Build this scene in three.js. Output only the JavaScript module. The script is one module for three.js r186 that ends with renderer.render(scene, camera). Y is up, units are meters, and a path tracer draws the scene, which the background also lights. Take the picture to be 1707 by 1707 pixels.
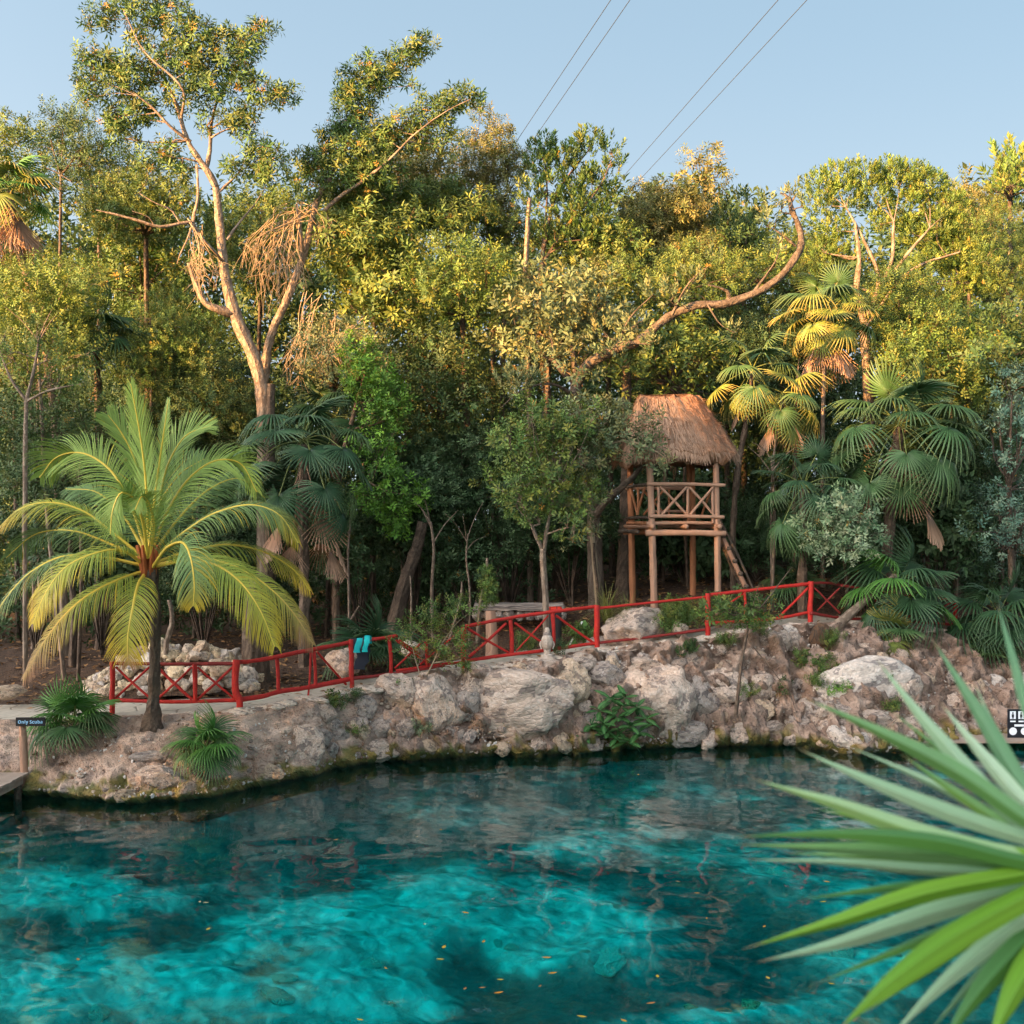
import * as THREE from 'three';
import { mergeGeometries, mergeVertices, toCreasedNormals } from 'three/addons/utils/BufferGeometryUtils.js';
import { createNoise3D } from 'simplex-noise';

// ---------- camera, sky, sun, exposure ----------
const F = 2060, EYE = 4.8, CX = 853.5, HY = 870;           // focal length and horizon in photograph pixels, eye height in metres
const scene = new THREE.Scene();
const camera = new THREE.PerspectiveCamera(2 * Math.atan(853.5 / F) * 180 / Math.PI, 1, 0.1, 1200);
camera.position.set(0, EYE, 0);
camera.setViewOffset(1707, 1707, 0, 853.5 - HY, 1707, 1707);
camera.focus = 25; camera.userData.fStop = 6.5;
const SUN_AZ = 50 * Math.PI / 180, SUN_EL = 11 * Math.PI / 180;
const toSun = new THREE.Vector3(-Math.sin(SUN_AZ) * Math.cos(SUN_EL), Math.sin(SUN_EL), Math.cos(SUN_AZ) * Math.cos(SUN_EL));
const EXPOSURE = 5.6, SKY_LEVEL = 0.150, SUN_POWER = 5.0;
{ // low-sun CIE-like sky, its broad solar corona and zenith raised to fill the shade
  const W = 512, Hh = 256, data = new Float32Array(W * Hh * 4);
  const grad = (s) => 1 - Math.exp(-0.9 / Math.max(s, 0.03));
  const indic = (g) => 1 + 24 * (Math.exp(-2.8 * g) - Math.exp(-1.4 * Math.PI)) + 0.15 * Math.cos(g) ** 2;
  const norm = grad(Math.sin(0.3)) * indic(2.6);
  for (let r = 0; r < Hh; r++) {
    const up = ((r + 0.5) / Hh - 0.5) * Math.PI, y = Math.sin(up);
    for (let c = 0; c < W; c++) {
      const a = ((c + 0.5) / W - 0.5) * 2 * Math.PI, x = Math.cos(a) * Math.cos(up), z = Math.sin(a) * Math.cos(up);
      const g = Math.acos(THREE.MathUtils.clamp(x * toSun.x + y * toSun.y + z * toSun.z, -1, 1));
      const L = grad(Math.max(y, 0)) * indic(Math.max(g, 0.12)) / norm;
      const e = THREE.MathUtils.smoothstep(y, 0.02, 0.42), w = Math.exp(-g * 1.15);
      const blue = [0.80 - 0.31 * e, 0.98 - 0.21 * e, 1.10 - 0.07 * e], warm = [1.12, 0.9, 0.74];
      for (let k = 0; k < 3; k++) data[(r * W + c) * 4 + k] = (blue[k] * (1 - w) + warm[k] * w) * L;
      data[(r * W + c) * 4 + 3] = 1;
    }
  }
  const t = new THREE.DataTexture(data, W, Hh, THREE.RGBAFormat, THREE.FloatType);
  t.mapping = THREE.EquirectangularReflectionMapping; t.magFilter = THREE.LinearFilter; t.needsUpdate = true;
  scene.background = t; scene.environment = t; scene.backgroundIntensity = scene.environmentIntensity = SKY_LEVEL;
}
const sun = new THREE.DirectionalLight(new THREE.Color().setRGB(1.0, 0.53, 0.18), SUN_POWER);
sun.name = 'sun'; sun.position.copy(toSun).multiplyScalar(120).add(new THREE.Vector3(0, 0, -25)); sun.target.position.set(0, 0, -25);
sun.castShadow = true; sun.shadow.radius = 1.6; sun.shadow.mapSize.set(4096, 4096);
Object.assign(sun.shadow.camera, { left: -60, right: 60, top: 50, bottom: -50, near: 1, far: 300 });
scene.add(sun, sun.target);
const renderer = new THREE.WebGLRenderer();
renderer.toneMapping = THREE.LinearToneMapping; renderer.toneMappingExposure = EXPOSURE;
renderer.shadowMap.enabled = true;

// ---------- helpers ----------
function rngOf(seed) { let s = seed * 2654435761 | 0; return () => { s = (s + 0x6d2b79f5) | 0; let t = Math.imul(s ^ (s >>> 15), 1 | s); t = (t + Math.imul(t ^ (t >>> 7), 61 | t)) ^ t; return ((t ^ (t >>> 14)) >>> 0) / 4294967296; }; }
const noise = createNoise3D(rngOf(7));
const fbm = (x, y, z, o = 4) => { let s = 0, a = 0.5; for (let i = 0; i < o; i++) { s += a * noise(x, y, z); x *= 2.03; y *= 2.03; z *= 2.03; a *= 0.5; } return s; };
const V = (x, y, z) => new THREE.Vector3(x, y, z);
const { clamp, lerp, smoothstep } = THREE.MathUtils;
const at = (x, y, d) => V((x - CX) / F * d, EYE - (y - HY) / F * d, -d);     // a pixel of the photograph at a depth in metres
const C = (r, g, b) => new THREE.Color().setRGB(r, g, b);
const table = (rows) => (x) => {
  if (x <= rows[0][0]) return rows[0].slice(1);
  for (let i = 1; i < rows.length; i++) if (x <= rows[i][0]) { let t = (x - rows[i - 1][0]) / (rows[i][0] - rows[i - 1][0]); t = t * t * (3 - 2 * t) * 0.5 + t * 0.5; return rows[i].slice(1).map((v, k) => lerp(rows[i - 1][k + 1], v, t)); }
  return rows[rows.length - 1].slice(1);
};
const used = {};
function numbered(n) { used[n] = (used[n] ?? -1) + 1; return used[n] ? n + '_' + String(used[n]).padStart(3, '0') : n; }
function shadows(m) { m.castShadow = m.receiveShadow = true; return m; }
function tag(o, label, category, group) { o.userData.label = label; o.userData.category = category; if (group) o.userData.group = group; return o; }
function thing(name, label, category, base, group) { const o = new THREE.Group(); o.name = numbered(name); o.position.copy(base); scene.add(o); return tag(o, label, category, group); }
function structure(name, geo, mat) { const m = shadows(new THREE.Mesh(geo, mat)); m.name = numbered(name); m.userData.kind = 'structure'; scene.add(m); return m; }
const ZERO = V(0, 0, 0);
function worldPos(o) { const v = V(0, 0, 0); for (let p = o; p && p !== scene; p = p.parent) v.add(p.position); return v; }
function part(root, name, geos, mat, label) {                  // geometry in world coordinates becomes a part of root
  let g = Array.isArray(geos) ? (geos.length === 1 ? geos[0] : mergeGeometries(geos)) : geos;
  const w = worldPos(root); g.translate(-w.x, -w.y, -w.z);
  const m = shadows(new THREE.Mesh(g, mat)); m.name = name; root.add(m);
  if (label) m.userData.label = label;
  return m;
}
function geoOf(pos, idx, uv, col, nor) {
  const g = new THREE.BufferGeometry();
  g.setAttribute('position', new THREE.Float32BufferAttribute(pos, 3));
  if (uv) g.setAttribute('uv', new THREE.Float32BufferAttribute(uv, 2));
  if (col) g.setAttribute('color', new THREE.Float32BufferAttribute(col, 3));
  if (idx) g.setIndex(idx);
  if (nor) g.setAttribute('normal', new THREE.Float32BufferAttribute(nor, 3)); else g.computeVertexNormals();
  return g;
}
// a tapered tube along points that each carry a radius; uv in metres
function tube(pts, radii, { radial = 7, step = 0.25, rough = 0.06, cap = true, seed = 1, tint = null } = {}) {
  const curve = new THREE.CatmullRomCurve3(pts, false, 'centripetal'), len = curve.getLength(), n = Math.max(2, Math.min(60, Math.round(len / step)));
  const ctrl = pts.length - 1, pos = [], uv = [], idx = [], col = [];
  let T0 = null, N = null;
  for (let i = 0; i <= n; i++) {
    const t = i / n, p = curve.getPoint(t), T = curve.getTangent(t).normalize();
    if (!N) { N = Math.abs(T.y) < 0.9 ? V(0, 1, 0) : V(1, 0, 0); N.cross(T).normalize(); } else { N.sub(T.clone().multiplyScalar(N.dot(T))).normalize(); }
    const B = T.clone().cross(N), f = t * ctrl, k = Math.min(ctrl - 1, Math.floor(f)), r = lerp(radii[k], radii[k + 1], f - k);
    for (let j = 0; j <= radial; j++) {
      const a = j / radial * 2 * Math.PI, ca = Math.cos(a), sa = Math.sin(a);
      const q = r * (1 + rough * 2 * noise(ca * 1.3 + seed, sa * 1.3, t * len * 2.2 + seed * 3));
      pos.push(p.x + (N.x * ca + B.x * sa) * q, p.y + (N.y * ca + B.y * sa) * q, p.z + (N.z * ca + B.z * sa) * q);
      uv.push(j / radial * 2 * Math.PI * Math.max(r, 0.04), t * len);
      if (tint) { const c = tint(t); col.push(...c); }
      if (i < n && j < radial) { const b = i * (radial + 1) + j, c2 = b + radial + 1; idx.push(b, b + 1, c2, b + 1, c2 + 1, c2); }
    }
  }
  if (cap) for (const [i, flip] of [[0, 1], [n, 0]]) {
    const p = curve.getPoint(i / n), c = pos.length / 3, b = i * (radial + 1);
    pos.push(p.x, p.y, p.z); uv.push(0, 0); if (tint) col.push(...tint(i / n));
    for (let j = 0; j < radial; j++) flip ? idx.push(c, b + j + 1, b + j) : idx.push(c, b + j, b + j + 1);
  }
  return geoOf(pos, idx, uv, tint ? col : null);
}
// computed tileable textures
const hash2 = (x, y, s) => { let h = Math.imul(x, 374761393) + Math.imul(y, 668265263) + Math.imul(s, 974711) | 0; h = Math.imul(h ^ (h >>> 13), 1274126177); return ((h ^ (h >>> 16)) >>> 0) / 4294967296; };
function vnoise(u, v, p, s) { const x = u * p, y = v * p, xi = Math.floor(x), yi = Math.floor(y), fx = x - xi, fy = y - yi, a = fx * fx * (3 - 2 * fx), b = fy * fy * (3 - 2 * fy), h = (i, j) => hash2(((xi + i) % p + p) % p, ((yi + j) % p + p) % p, s); return lerp(lerp(h(0, 0), h(1, 0), a), lerp(h(0, 1), h(1, 1), a), b); }
const tfbm = (u, v, p, s, o = 5) => { let t = 0, a = 0.5, n = 0; for (let i = 0; i < o; i++) { t += a * vnoise(u, v, p, s + i); n += a; a *= 0.55; p *= 2; } return t / n; };
function cell(u, v, p, s) { let f1 = 9, f2 = 9; const x = u * p, y = v * p, xi = Math.floor(x), yi = Math.floor(y); for (let i = -1; i <= 1; i++) for (let j = -1; j <= 1; j++) { const cx = ((xi + i) % p + p) % p, cy = ((yi + j) % p + p) % p, dx = xi + i + hash2(cx, cy, s) - x, dy = yi + j + hash2(cx, cy, s + 9) - y, d = Math.hypot(dx, dy); if (d < f1) { f2 = f1; f1 = d; } else if (d < f2) f2 = d; } return [f1, f2]; }
const toSRGB = (c) => 255 * (c <= 0.0031308 ? 12.92 * c : 1.055 * Math.pow(Math.max(c, 0), 1 / 2.4) - 0.055);
function texture(n, fn, repeat, color = true) {
  const data = new Uint8Array(n * n * 4);
  for (let y = 0; y < n; y++) for (let x = 0; x < n; x++) { const c = fn((x + 0.5) / n, (y + 0.5) / n), o = (y * n + x) * 4; for (let k = 0; k < 3; k++) data[o + k] = color ? clamp(toSRGB(c[k]), 0, 255) : clamp(c * 255, 0, 255); data[o + 3] = 255; }
  const t = new THREE.DataTexture(data, n, n); t.wrapS = t.wrapT = THREE.RepeatWrapping; t.magFilter = THREE.LinearFilter; if (color) t.colorSpace = THREE.SRGBColorSpace; t.repeat.set(repeat, repeat); t.needsUpdate = true; return t;
}
const std = (o) => new THREE.MeshStandardMaterial({ roughness: 0.85, ...o });

// ---------- textures and materials ----------
const mix3 = (a, b, t) => a.map((v, k) => lerp(v, b[k], t));
const rockH = (u, v) => { const [a, b] = cell(u, v, 9, 3); return clamp(0.45 * tfbm(u, v, 5, 11, 6) + 0.35 * tfbm(u, v, 24, 31, 4) + 0.2 * smoothstep(b - a, 0, 0.25), 0, 1); };
const rockMap = texture(512, (u, v) => { const n = tfbm(u, v, 4, 11, 6), p = tfbm(u, v, 20, 41, 4), s = smoothstep(tfbm(u, v, 6, 77, 5), 0.52, 0.62), w = smoothstep(tfbm(u, v, 9, 99, 4), 0.55, 0.7); let c = mix3([0.62, 0.5, 0.40], [0.88, 0.78, 0.68], n); c = mix3(c, [0.26, 0.23, 0.22], s * 0.75); c = mix3(c, [0.96, 0.90, 0.82], w * 0.6); return c.map((x) => x * (0.6 + 0.7 * p)); }, 0.55);
const rockBump = texture(512, rockH, 0.55, false);
const soilMap = texture(512, (u, v) => { const n = tfbm(u, v, 5, 5, 6), [a] = cell(u, v, 40, 8), [b] = cell(u, v, 18, 18), st = smoothstep(0.32 - a, 0, 0.1), st2 = smoothstep(0.2 - b, 0, 0.06); const g = smoothstep(tfbm(u, v, 3, 88, 4), 0.42, 0.62), q = tfbm(u, v, 30, 71, 3); let c = mix3([0.55, 0.46, 0.40], [0.95, 0.86, 0.78], n).map((x) => x * (0.7 + 0.55 * q)); c = mix3(c, [0.98, 0.90, 0.80], st * 0.5 * g); c = mix3(c, [0.36, 0.24, 0.16], st2 * 0.6 * (1 - g)); return c; }, 0.6);
const soilBump = texture(512, (u, v) => { const [a] = cell(u, v, 40, 8); return clamp(tfbm(u, v, 8, 6, 6) * 0.7 + smoothstep(0.35 - a, 0, 0.2) * 0.3, 0, 1); }, 0.6, false);
const pathMap = texture(512, (u, v) => { const n = tfbm(u, v, 4, 15, 6), w = tfbm(u, v, 6, 3, 3) * 0.12, [a, b] = cell(u + w, v + w * 0.6, 3, 55), ck = 1 - smoothstep(b - a, 0, 0.035), q = tfbm(u, v, 40, 9, 3); let c = mix3([0.50, 0.45, 0.38], [0.80, 0.75, 0.66], n).map((x) => x * (0.8 + 0.35 * q)); return mix3(c, [0.16, 0.13, 0.10], ck * 0.75); }, 0.3);
const pathBump = texture(512, (u, v) => { const w = tfbm(u, v, 6, 3, 3) * 0.12, [a, b] = cell(u + w, v + w * 0.6, 3, 55); return clamp(smoothstep(b - a, 0, 0.05) * 0.6 + 0.4 * tfbm(u, v, 16, 23, 5), 0, 1); }, 0.3, false);
const litterMap = texture(512, (u, v) => { const [a, b] = cell(u, v, 34, 4), [e] = cell(u, v, 60, 14), h = tfbm(u, v, 34, 66, 2); let c = mix3([0.30, 0.17, 0.09], [0.75, 0.46, 0.25], clamp(h * 1.3 - 0.1, 0, 1)); c = c.map((x) => x * (0.45 + 0.9 * smoothstep(b - a, 0, 0.4))); return mix3(c, [0.9, 0.75, 0.6], smoothstep(0.15 - e, 0, 0.05) * 0.3); }, 0.5);
const barkMap = texture(512, (u, v) => { const n = tfbm(u, v * 0.999, 8, 21, 6), m = tfbm(u * 2 % 1, v, 6, 71, 4), l = smoothstep(m, 0.5, 0.62); return mix3([0.32, 0.25, 0.2], [1, 0.9, 0.8], clamp(n * 0.55 + l * 0.5 - 0.05, 0, 1)); }, 1.6);
const barkBump = texture(256, (u, v) => tfbm(u, v, 12, 21, 5), 1.6, false);
const woodMap = texture(256, (u, v) => { const g = tfbm(u, v * 0.06 % 1, 24, 5, 3), k = tfbm(u, v, 5, 12, 5); return mix3([0.55, 0.42, 0.33], [1, 0.86, 0.74], g * 0.6 + k * 0.4); }, 1.2);
const paintMap = texture(256, (u, v) => { const k = tfbm(u, v, 10, 52, 5), s = smoothstep(k, 0.58, 0.66), g = tfbm(u, v, 30, 8, 3); return mix3([1, 1, 1].map((x) => x * (0.5 + 0.5 * k + 0.25 * g)), [0.55, 0.75, 0.7], s * 0.55); }, 1.5);
const bumpWood = texture(256, (u, v) => tfbm(u, v, 14, 33, 4), 1.2, false);
const M = {
  rock: std({ map: rockMap, bumpMap: rockBump, bumpScale: 0.05, color: C(0.74, 0.64, 0.58) }),
  rockPale: std({ map: rockMap, bumpMap: rockBump, bumpScale: 0.03, color: C(0.8, 0.76, 0.74) }),
  rockGrey: std({ map: rockMap, bumpMap: rockBump, bumpScale: 0.05, color: C(0.58, 0.53, 0.51) }),
  rockTan: std({ map: rockMap, bumpMap: rockBump, bumpScale: 0.05, color: C(0.76, 0.62, 0.49) }),
  slab: std({ map: rockMap, bumpMap: rockBump, bumpScale: 0.025, color: C(0.78, 0.71, 0.64) }),
  bank: std({ map: soilMap, bumpMap: soilBump, bumpScale: 0.05, color: C(1, 1, 1), vertexColors: true }),
  path: std({ map: pathMap, bumpMap: pathBump, bumpScale: 0.02, color: C(0.78, 0.71, 0.64) }),
  litter: std({ map: litterMap, bumpMap: soilBump, bumpScale: 0.05, color: C(0.14, 0.115, 0.10), roughness: 1 }),
  bed: std({ vertexColors: true, map: texture(512, (u, v) => { const [a, b] = cell(u, v, 14, 61), [c, d] = cell(u, v, 37, 62), h = hash2(Math.floor(a * 1e4), 3, 1), n = tfbm(u, v, 10, 63, 5); return [0, 0, 0].map(() => clamp((0.86 + 0.14 * smoothstep(b - a, 0, 0.3) * smoothstep(n, 0.4, 0.55)) * (0.84 + 0.16 * smoothstep(d - c, 0, 0.25)) * (0.5 + 1.2 * n), 0, 1)); }, 0.33), bumpMap: texture(256, (u, v) => tfbm(u, v, 7, 45, 6), 0.4, false), bumpScale: 0.12 }),
  bark: std({ map: barkMap, bumpMap: barkBump, bumpScale: 0.03, color: C(0.18, 0.135, 0.10) }),
  barkPale: std({ map: barkMap, bumpMap: barkBump, bumpScale: 0.015, color: C(0.32, 0.265, 0.215) }),
  barkDark: std({ map: barkMap, bumpMap: barkBump, bumpScale: 0.03, color: C(0.13, 0.10, 0.075) }),
  barkLimb: std({ map: barkMap, bumpMap: barkBump, bumpScale: 0.04, color: C(0.15, 0.125, 0.10) }),
  twig: std({ color: C(0.30, 0.22, 0.14) }),
  dry: std({ map: barkMap, color: C(0.50, 0.42, 0.30) }),
  pole: std({ map: woodMap, bumpMap: bumpWood, bumpScale: 0.012, color: C(0.50, 0.34, 0.26) }),
  poleRed: std({ map: woodMap, bumpMap: bumpWood, bumpScale: 0.012, color: C(0.46, 0.22, 0.11) }),
  stringer: std({ map: woodMap, bumpMap: bumpWood, bumpScale: 0.012, color: C(0.26, 0.165, 0.12) }),
  plank: std({ map: woodMap, bumpMap: bumpWood, bumpScale: 0.01, color: C(0.50, 0.44, 0.40) }),
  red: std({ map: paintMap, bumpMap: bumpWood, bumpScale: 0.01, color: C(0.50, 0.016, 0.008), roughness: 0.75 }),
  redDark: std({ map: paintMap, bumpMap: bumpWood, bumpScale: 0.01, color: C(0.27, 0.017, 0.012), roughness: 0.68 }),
  stoneHead: std({ map: rockMap, bumpMap: rockBump, bumpScale: 0.004, color: C(0.62, 0.55, 0.50) }),
};
const leafMat = (o = {}) => new THREE.MeshPhysicalMaterial({ color: C(1, 1, 1), roughness: 0.62, transmission: 0.32, thickness: 0, specularIntensity: 0.55, side: THREE.DoubleSide, ...o });
M.leaf = leafMat(); M.frond = leafMat({ vertexColors: true, roughness: 0.5, transmission: 0.25 }); M.fan = leafMat({ vertexColors: true, roughness: 0.5, transmission: 0.2 });
M.blade = leafMat({ vertexColors: true, roughness: 0.42, transmission: 0.25 });
M.gloss = leafMat({ roughness: 0.4, transmission: 0.2, vertexColors: true });

// ---------- the lie of the land ----------
const shoreX = table([[-400, 21.2], ...[[-300, 1335], [-100, 1332], [60, 1330], [130, 1338], [210, 1345], [330, 1337], [450, 1312], [520, 1297], [560, 1283], [640, 1273], [750, 1268], [900, 1262], [960, 1258], [1060, 1252], [1200, 1247], [1330, 1247], [1400, 1256], [1440, 1262], [1500, 1258], [1560, 1249], [1640, 1240], [1760, 1236], [2000, 1232]].map(([x, y]) => { const d = F * EYE / (y - HY); return [(x - CX) / F * d, d]; }), [400, 27]]);
const frontX = table([[-400, 23.2, 1.0], ...[[-150, 23.3, 1.05], [60, 23.2, 1.1], [187, 23.1, 1.18], [330, 22.8, 1.27], [395, 22.9, 1.3], [490, 23.7, 1.37], [585, 24.7, 1.44], [680, 25.2, 1.6], [773, 25.5, 1.74], [880, 25.95, 1.9], [995, 26.5, 2.04], [1090, 26.9, 2.16], [1180, 27.2, 2.27], [1270, 27.6, 2.42], [1352, 27.95, 2.53], [1460, 28.4, 2.48], [1560, 28.9, 2.3], [1660, 29.4, 1.9], [1800, 30, 1.6], [2000, 31, 1.5]].map(([x, d, h]) => [(x - CX) / F * d, d, h]), [400, 33, 1.5]]);
const PATH_W = 1.75;
function ground(x, d) {                                         // height of the land at x, d metres ahead
  const [s] = shoreX(x), [f, h] = frontX(x);
  if (d <= s) return -0.4;
  if (d < f) { const t = (d - s) / (f - s), p = x < -2.6 ? 1.75 : x < 6 ? 2.3 : 1.5; return 0.14 + (h - 0.14) * (1 - Math.pow(1 - t, p)); }
  const w = d - f; if (w <= PATH_W) return h + 0.015 * w;
  const q = w - PATH_W, rise = (0.55 * smoothstep(x, -4, 4)) * smoothstep(q, 0, 1.4) + 0.16 * Math.min(q, 5) * 0.35 + 0.022 * Math.max(0, Math.min(q, 60));
  return h + 0.026 + rise + 0.12 * fbm(x * 0.5, d * 0.5, 3, 3) * smoothstep(q, 0, 1.5);
}
function hit(px, py, from = 19, to = 90) {                      // where the sight line of a pixel meets the land
  for (let d = from; d < to; d += 0.02) { const p = at(px, py, d); if (p.y <= ground(p.x, d)) { p.y = ground(p.x, d); return p; } }
  return at(px, py, to);
}
const foot = (px, d) => { const x = (px - CX) / F * d; return V(x, ground(x, d), -d); };

const cols = []; for (let x = -260; x < -24; x += 14) cols.push(x); for (let x = -24; x < -13; x += 0.5) cols.push(x); for (let x = -13; x < 14.5; x += 0.055) cols.push(x); for (let x = 14.5; x < 26; x += 0.5) cols.push(x); for (let x = 26; x < 270; x += 14) cols.push(x);
function sheet(rows, pt, color) {
  const pos = [], uv = [], idx = [], col = [], n = cols.length;
  for (let j = 0; j < rows; j++) { for (let i = 0; i < n; i++) { const p = pt(cols[i], j); pos.push(p[0], p[1], -p[2]); uv.push(p[3] ?? p[0], p[4] ?? p[2]); if (color) col.push(...color(p, j)); } }
  for (let j = 0; j < rows - 1; j++) for (let i = 0; i < n - 1; i++) { const a = j * n + i, b = a + n; idx.push(a, a + 1, b, a + 1, b + 1, b); }
  return geoOf(pos, idx, uv, color ? col : null);
}
// bank: undercut below, then the face up to the path
const BR = 58;
const bankGeo = sheet(BR, (x, j) => {
  const [s] = shoreX(x), [f] = frontX(x); let d, y, k = j / (BR - 1);
  if (k < 0.14) { const a = k / 0.14; d = s + 0.75 - 0.45 * a; y = -2.2 + 2.15 * a; }
  else if (k < 0.24) { const a = (k - 0.14) / 0.1; d = s + 0.3 * (1 - a) ** 1.5; y = -0.05 + 0.2 * a; }
  else { const t = (k - 0.24) / 0.76; d = s + t * (f - s); y = ground(x, d); }
  const m = smoothstep(k, 0, 0.1) * (1 - smoothstep(k, 0.93, 1)), wall = 0.5 + 0.9 * smoothstep(x, -3, -1.5);
  const n1 = fbm(x * 1.5, y * 1.7, d * 1.5, 5), n2 = Math.abs(noise(x * 3.1, y * 3.4, d * 2)), q = m * wall * (0.36 * n1 + 0.13 * n2 + 0.05 * noise(x * 9, y * 9, d * 9));
  const jag = k > 0.1 && k < 0.4 ? 0.10 * noise(x * 2.6, 5, 1) + 0.06 * noise(x * 7, 5, 2) : 0;
  return [x, y + q * 0.45, d - q + jag, x, y + d * 0.5];
}, (p) => {
  const n = fbm(p[0] * 0.9, p[1] * 2, p[2], 4), big = fbm(p[0] * 0.35 + 9, 2, p[2] * 0.4, 3);
  let c = mix3([0.48, 0.35, 0.27], [0.76, 0.60, 0.50], clamp(0.5 + n * 1.3, 0, 1));
  c = mix3(c, [0.34, 0.25, 0.19], clamp(big * 1.4, 0, 0.7)); c = mix3(c, [0.24, 0.21, 0.2], smoothstep(fbm(p[0] * 2.2 + 4, p[1] * 2.2, p[2] * 2, 4), 0.12, 0.3) * 0.6);
  const mh = 0.62;
  const wallish = smoothstep(p[0], -3.4, -2.2); c = mix3(c, mix3([0.25, 0.185, 0.15], [0.46, 0.365, 0.31], clamp(0.5 + n * 1.4, 0, 1)), wallish * 0.75);  // wall soil coloured darker so the gaps between its stones look shaded
  const mossy = smoothstep(fbm(p[0] * 1.8, p[1] * 3, 4, 4) + mh - (p[1] - 0.14) * 2.2, 0.12, 0.42);           // moss and algae grow along the waterline
  c = mix3(c, mix3([0.36, 0.28, 0.06], [0.13, 0.16, 0.03], clamp(0.5 + noise(p[0] * 4, p[1] * 6, 2), 0, 1)), mossy * 0.9);
  const waterlineDark = smoothstep(0.07 + 0.03 * noise(p[0] * 5, 1, 1) - p[1], 0, 0.05);  // darkens the bank at and below the waterline
  return mix3(c, [0.05, 0.05, 0.035], waterlineDark * 0.9);
});
const bank = structure('bank', bankGeo, M.bank);
structure('path', sheet(14, (x, j) => { const [f] = frontX(x), k = j / 13, d = f + k * PATH_W; return [x, ground(x, d) + 0.012 * noise(x * 2, d * 2, 1) * Math.sin(k * Math.PI), d]; }), M.path);
structure('forest_floor', sheet(46, (x, j) => { const [f] = frontX(x), k = j / 45, d = f + PATH_W + 16 * k + 260 * k ** 5; return [x, ground(x, d), d]; }), M.litter);

// near bank under the viewer and the low shore it stands on
structure('near_bank', (() => { const pos = [], idx = [], uv = [], n = 60, prof = [[-3.4, -6], [-3.2, 1.5], [-2.7, 3.0], [-1.5, 3.2], [2, 3.2], [8, 3.5], [30, 4], [160, 4]]; for (const [z, y] of prof) for (let i = 0; i <= n; i++) { const x = -120 + 4 * i; pos.push(x, y + 0.15 * noise(x * 0.3, z, 2), z); uv.push(x, z + y); } for (let j = 0; j < prof.length - 1; j++) for (let i = 0; i < n; i++) { const a = j * (n + 1) + i, b = a + n + 1; idx.push(a, b, a + 1, a + 1, b, b + 1); } return geoOf(pos, idx, uv); })(), M.litter);

// ---------- water and the lake bed ----------
const bright = [[140, 1478, 150, 45], [60, 1640, 170, 70], [280, 1630, 200, 55], [420, 1540, 140, 40], [720, 1470, 130, 50], [600, 1560, 130, 50], [700, 1660, 150, 40], [1000, 1395, 110, 30], [985, 1500, 60, 22], [1010, 1570, 130, 48], [890, 1560, 90, 60], [1200, 1415, 80, 18], [1500, 1470, 80, 18], [1480, 1590, 90, 24], [520, 1660, 120, 50], [900, 1600, 60, 40], [1250, 1680, 130, 25]];
const darkSpot = [[290, 1545, 130, 50], [330, 1430, 150, 40], [910, 1650, 130, 45], [1200, 1560, 120, 60], [1230, 1640, 120, 50], [860, 1690, 120, 30], [1120, 1480, 110, 35], [560, 1440, 100, 30], [60, 1530, 60, 30], [1040, 1660, 120, 30], [780, 1590, 40, 60], [700, 1400, 150, 30]];
function bedTone(x, d, y, fine = true) {                                     // 1 pale silt, 0 dark weed tinted teal for light scattered in the water
  const r = Math.hypot(x, d), k = 1 - 0.97 * -y / r, sx = x * k, sd = d * k, px = CX + sx / sd * F, py = HY + F * EYE / sd;
  let v = 0.31 + 0.6 * fbm(x * 0.4, d * 0.4, 1, 4) - 0.22 * smoothstep(sd, 15.5, 19.5);
  for (const [cx, cy, a, b] of bright) { const q = ((px - cx) / a) ** 2 + ((py - cy) / b) ** 2; v += 0.75 * Math.exp(-q * 1.1); }
  for (const [cx, cy, a, b] of darkSpot) { const q = ((px - cx) / a) ** 2 + ((py - cy) / b) ** 2; v -= 0.6 * Math.exp(-q * 1.1); }
  return fine ? v + 0.42 * fbm(x * 1.3, d * 1.3, 4, 4) + 0.13 * noise(x * 5, d * 5, 7) : v;
}
const bedY0 = (x, d) => { const [s] = shoreX(x), e = smoothstep(s - d, -0.6, 3.5); return -1.5 - 0.75 * e + 0.5 * fbm(x * 0.3, d * 0.3, 8, 3); };
const bedY = (x, d) => { const y = bedY0(x, d), t = smoothstep(bedTone(x, d, y, false), 0.0, 1.1); return y + 0.3 * (t - 0.5) + 0.14 * fbm(x * 1.1, d * 1.1, 2, 3); };
structure('lake_bed', (() => {
  const pos = [], idx = [], uv = [], col = [], nx = 420, nd = 210;
  for (let j = 0; j <= nd; j++) for (let i = 0; i <= nx; i++) {
    const d = 2.5 + 27 * j / nd, x = (i / nx - 0.5) * (26 + d * 0.9), y = bedY(x, d), t = smoothstep(bedTone(x, d, bedY0(x, d)) + 0.08 * noise(x * 12, d * 12, 3), -0.05, 1.0), n = 0.85 + 0.3 * noise(x * 3, d * 3, 5);
    pos.push(x, y, -d); uv.push(x, d); col.push(...mix3([0.03, 0.12, 0.125], [0.95, 0.96, 0.92], t * clamp(n * (0.75 + 0.5 * noise(x * 8, d * 8, 9)), 0.3, 1)));  // weed colour turned teal in place of light scattering in the water
  }
  for (let j = 0; j < nd; j++) for (let i = 0; i < nx; i++) { const a = j * (nx + 1) + i, b = a + nx + 1; idx.push(a, a + 1, b, a + 1, b + 1, b); }
  return geoOf(pos, idx, uv, col);
})(), M.bed);
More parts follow.
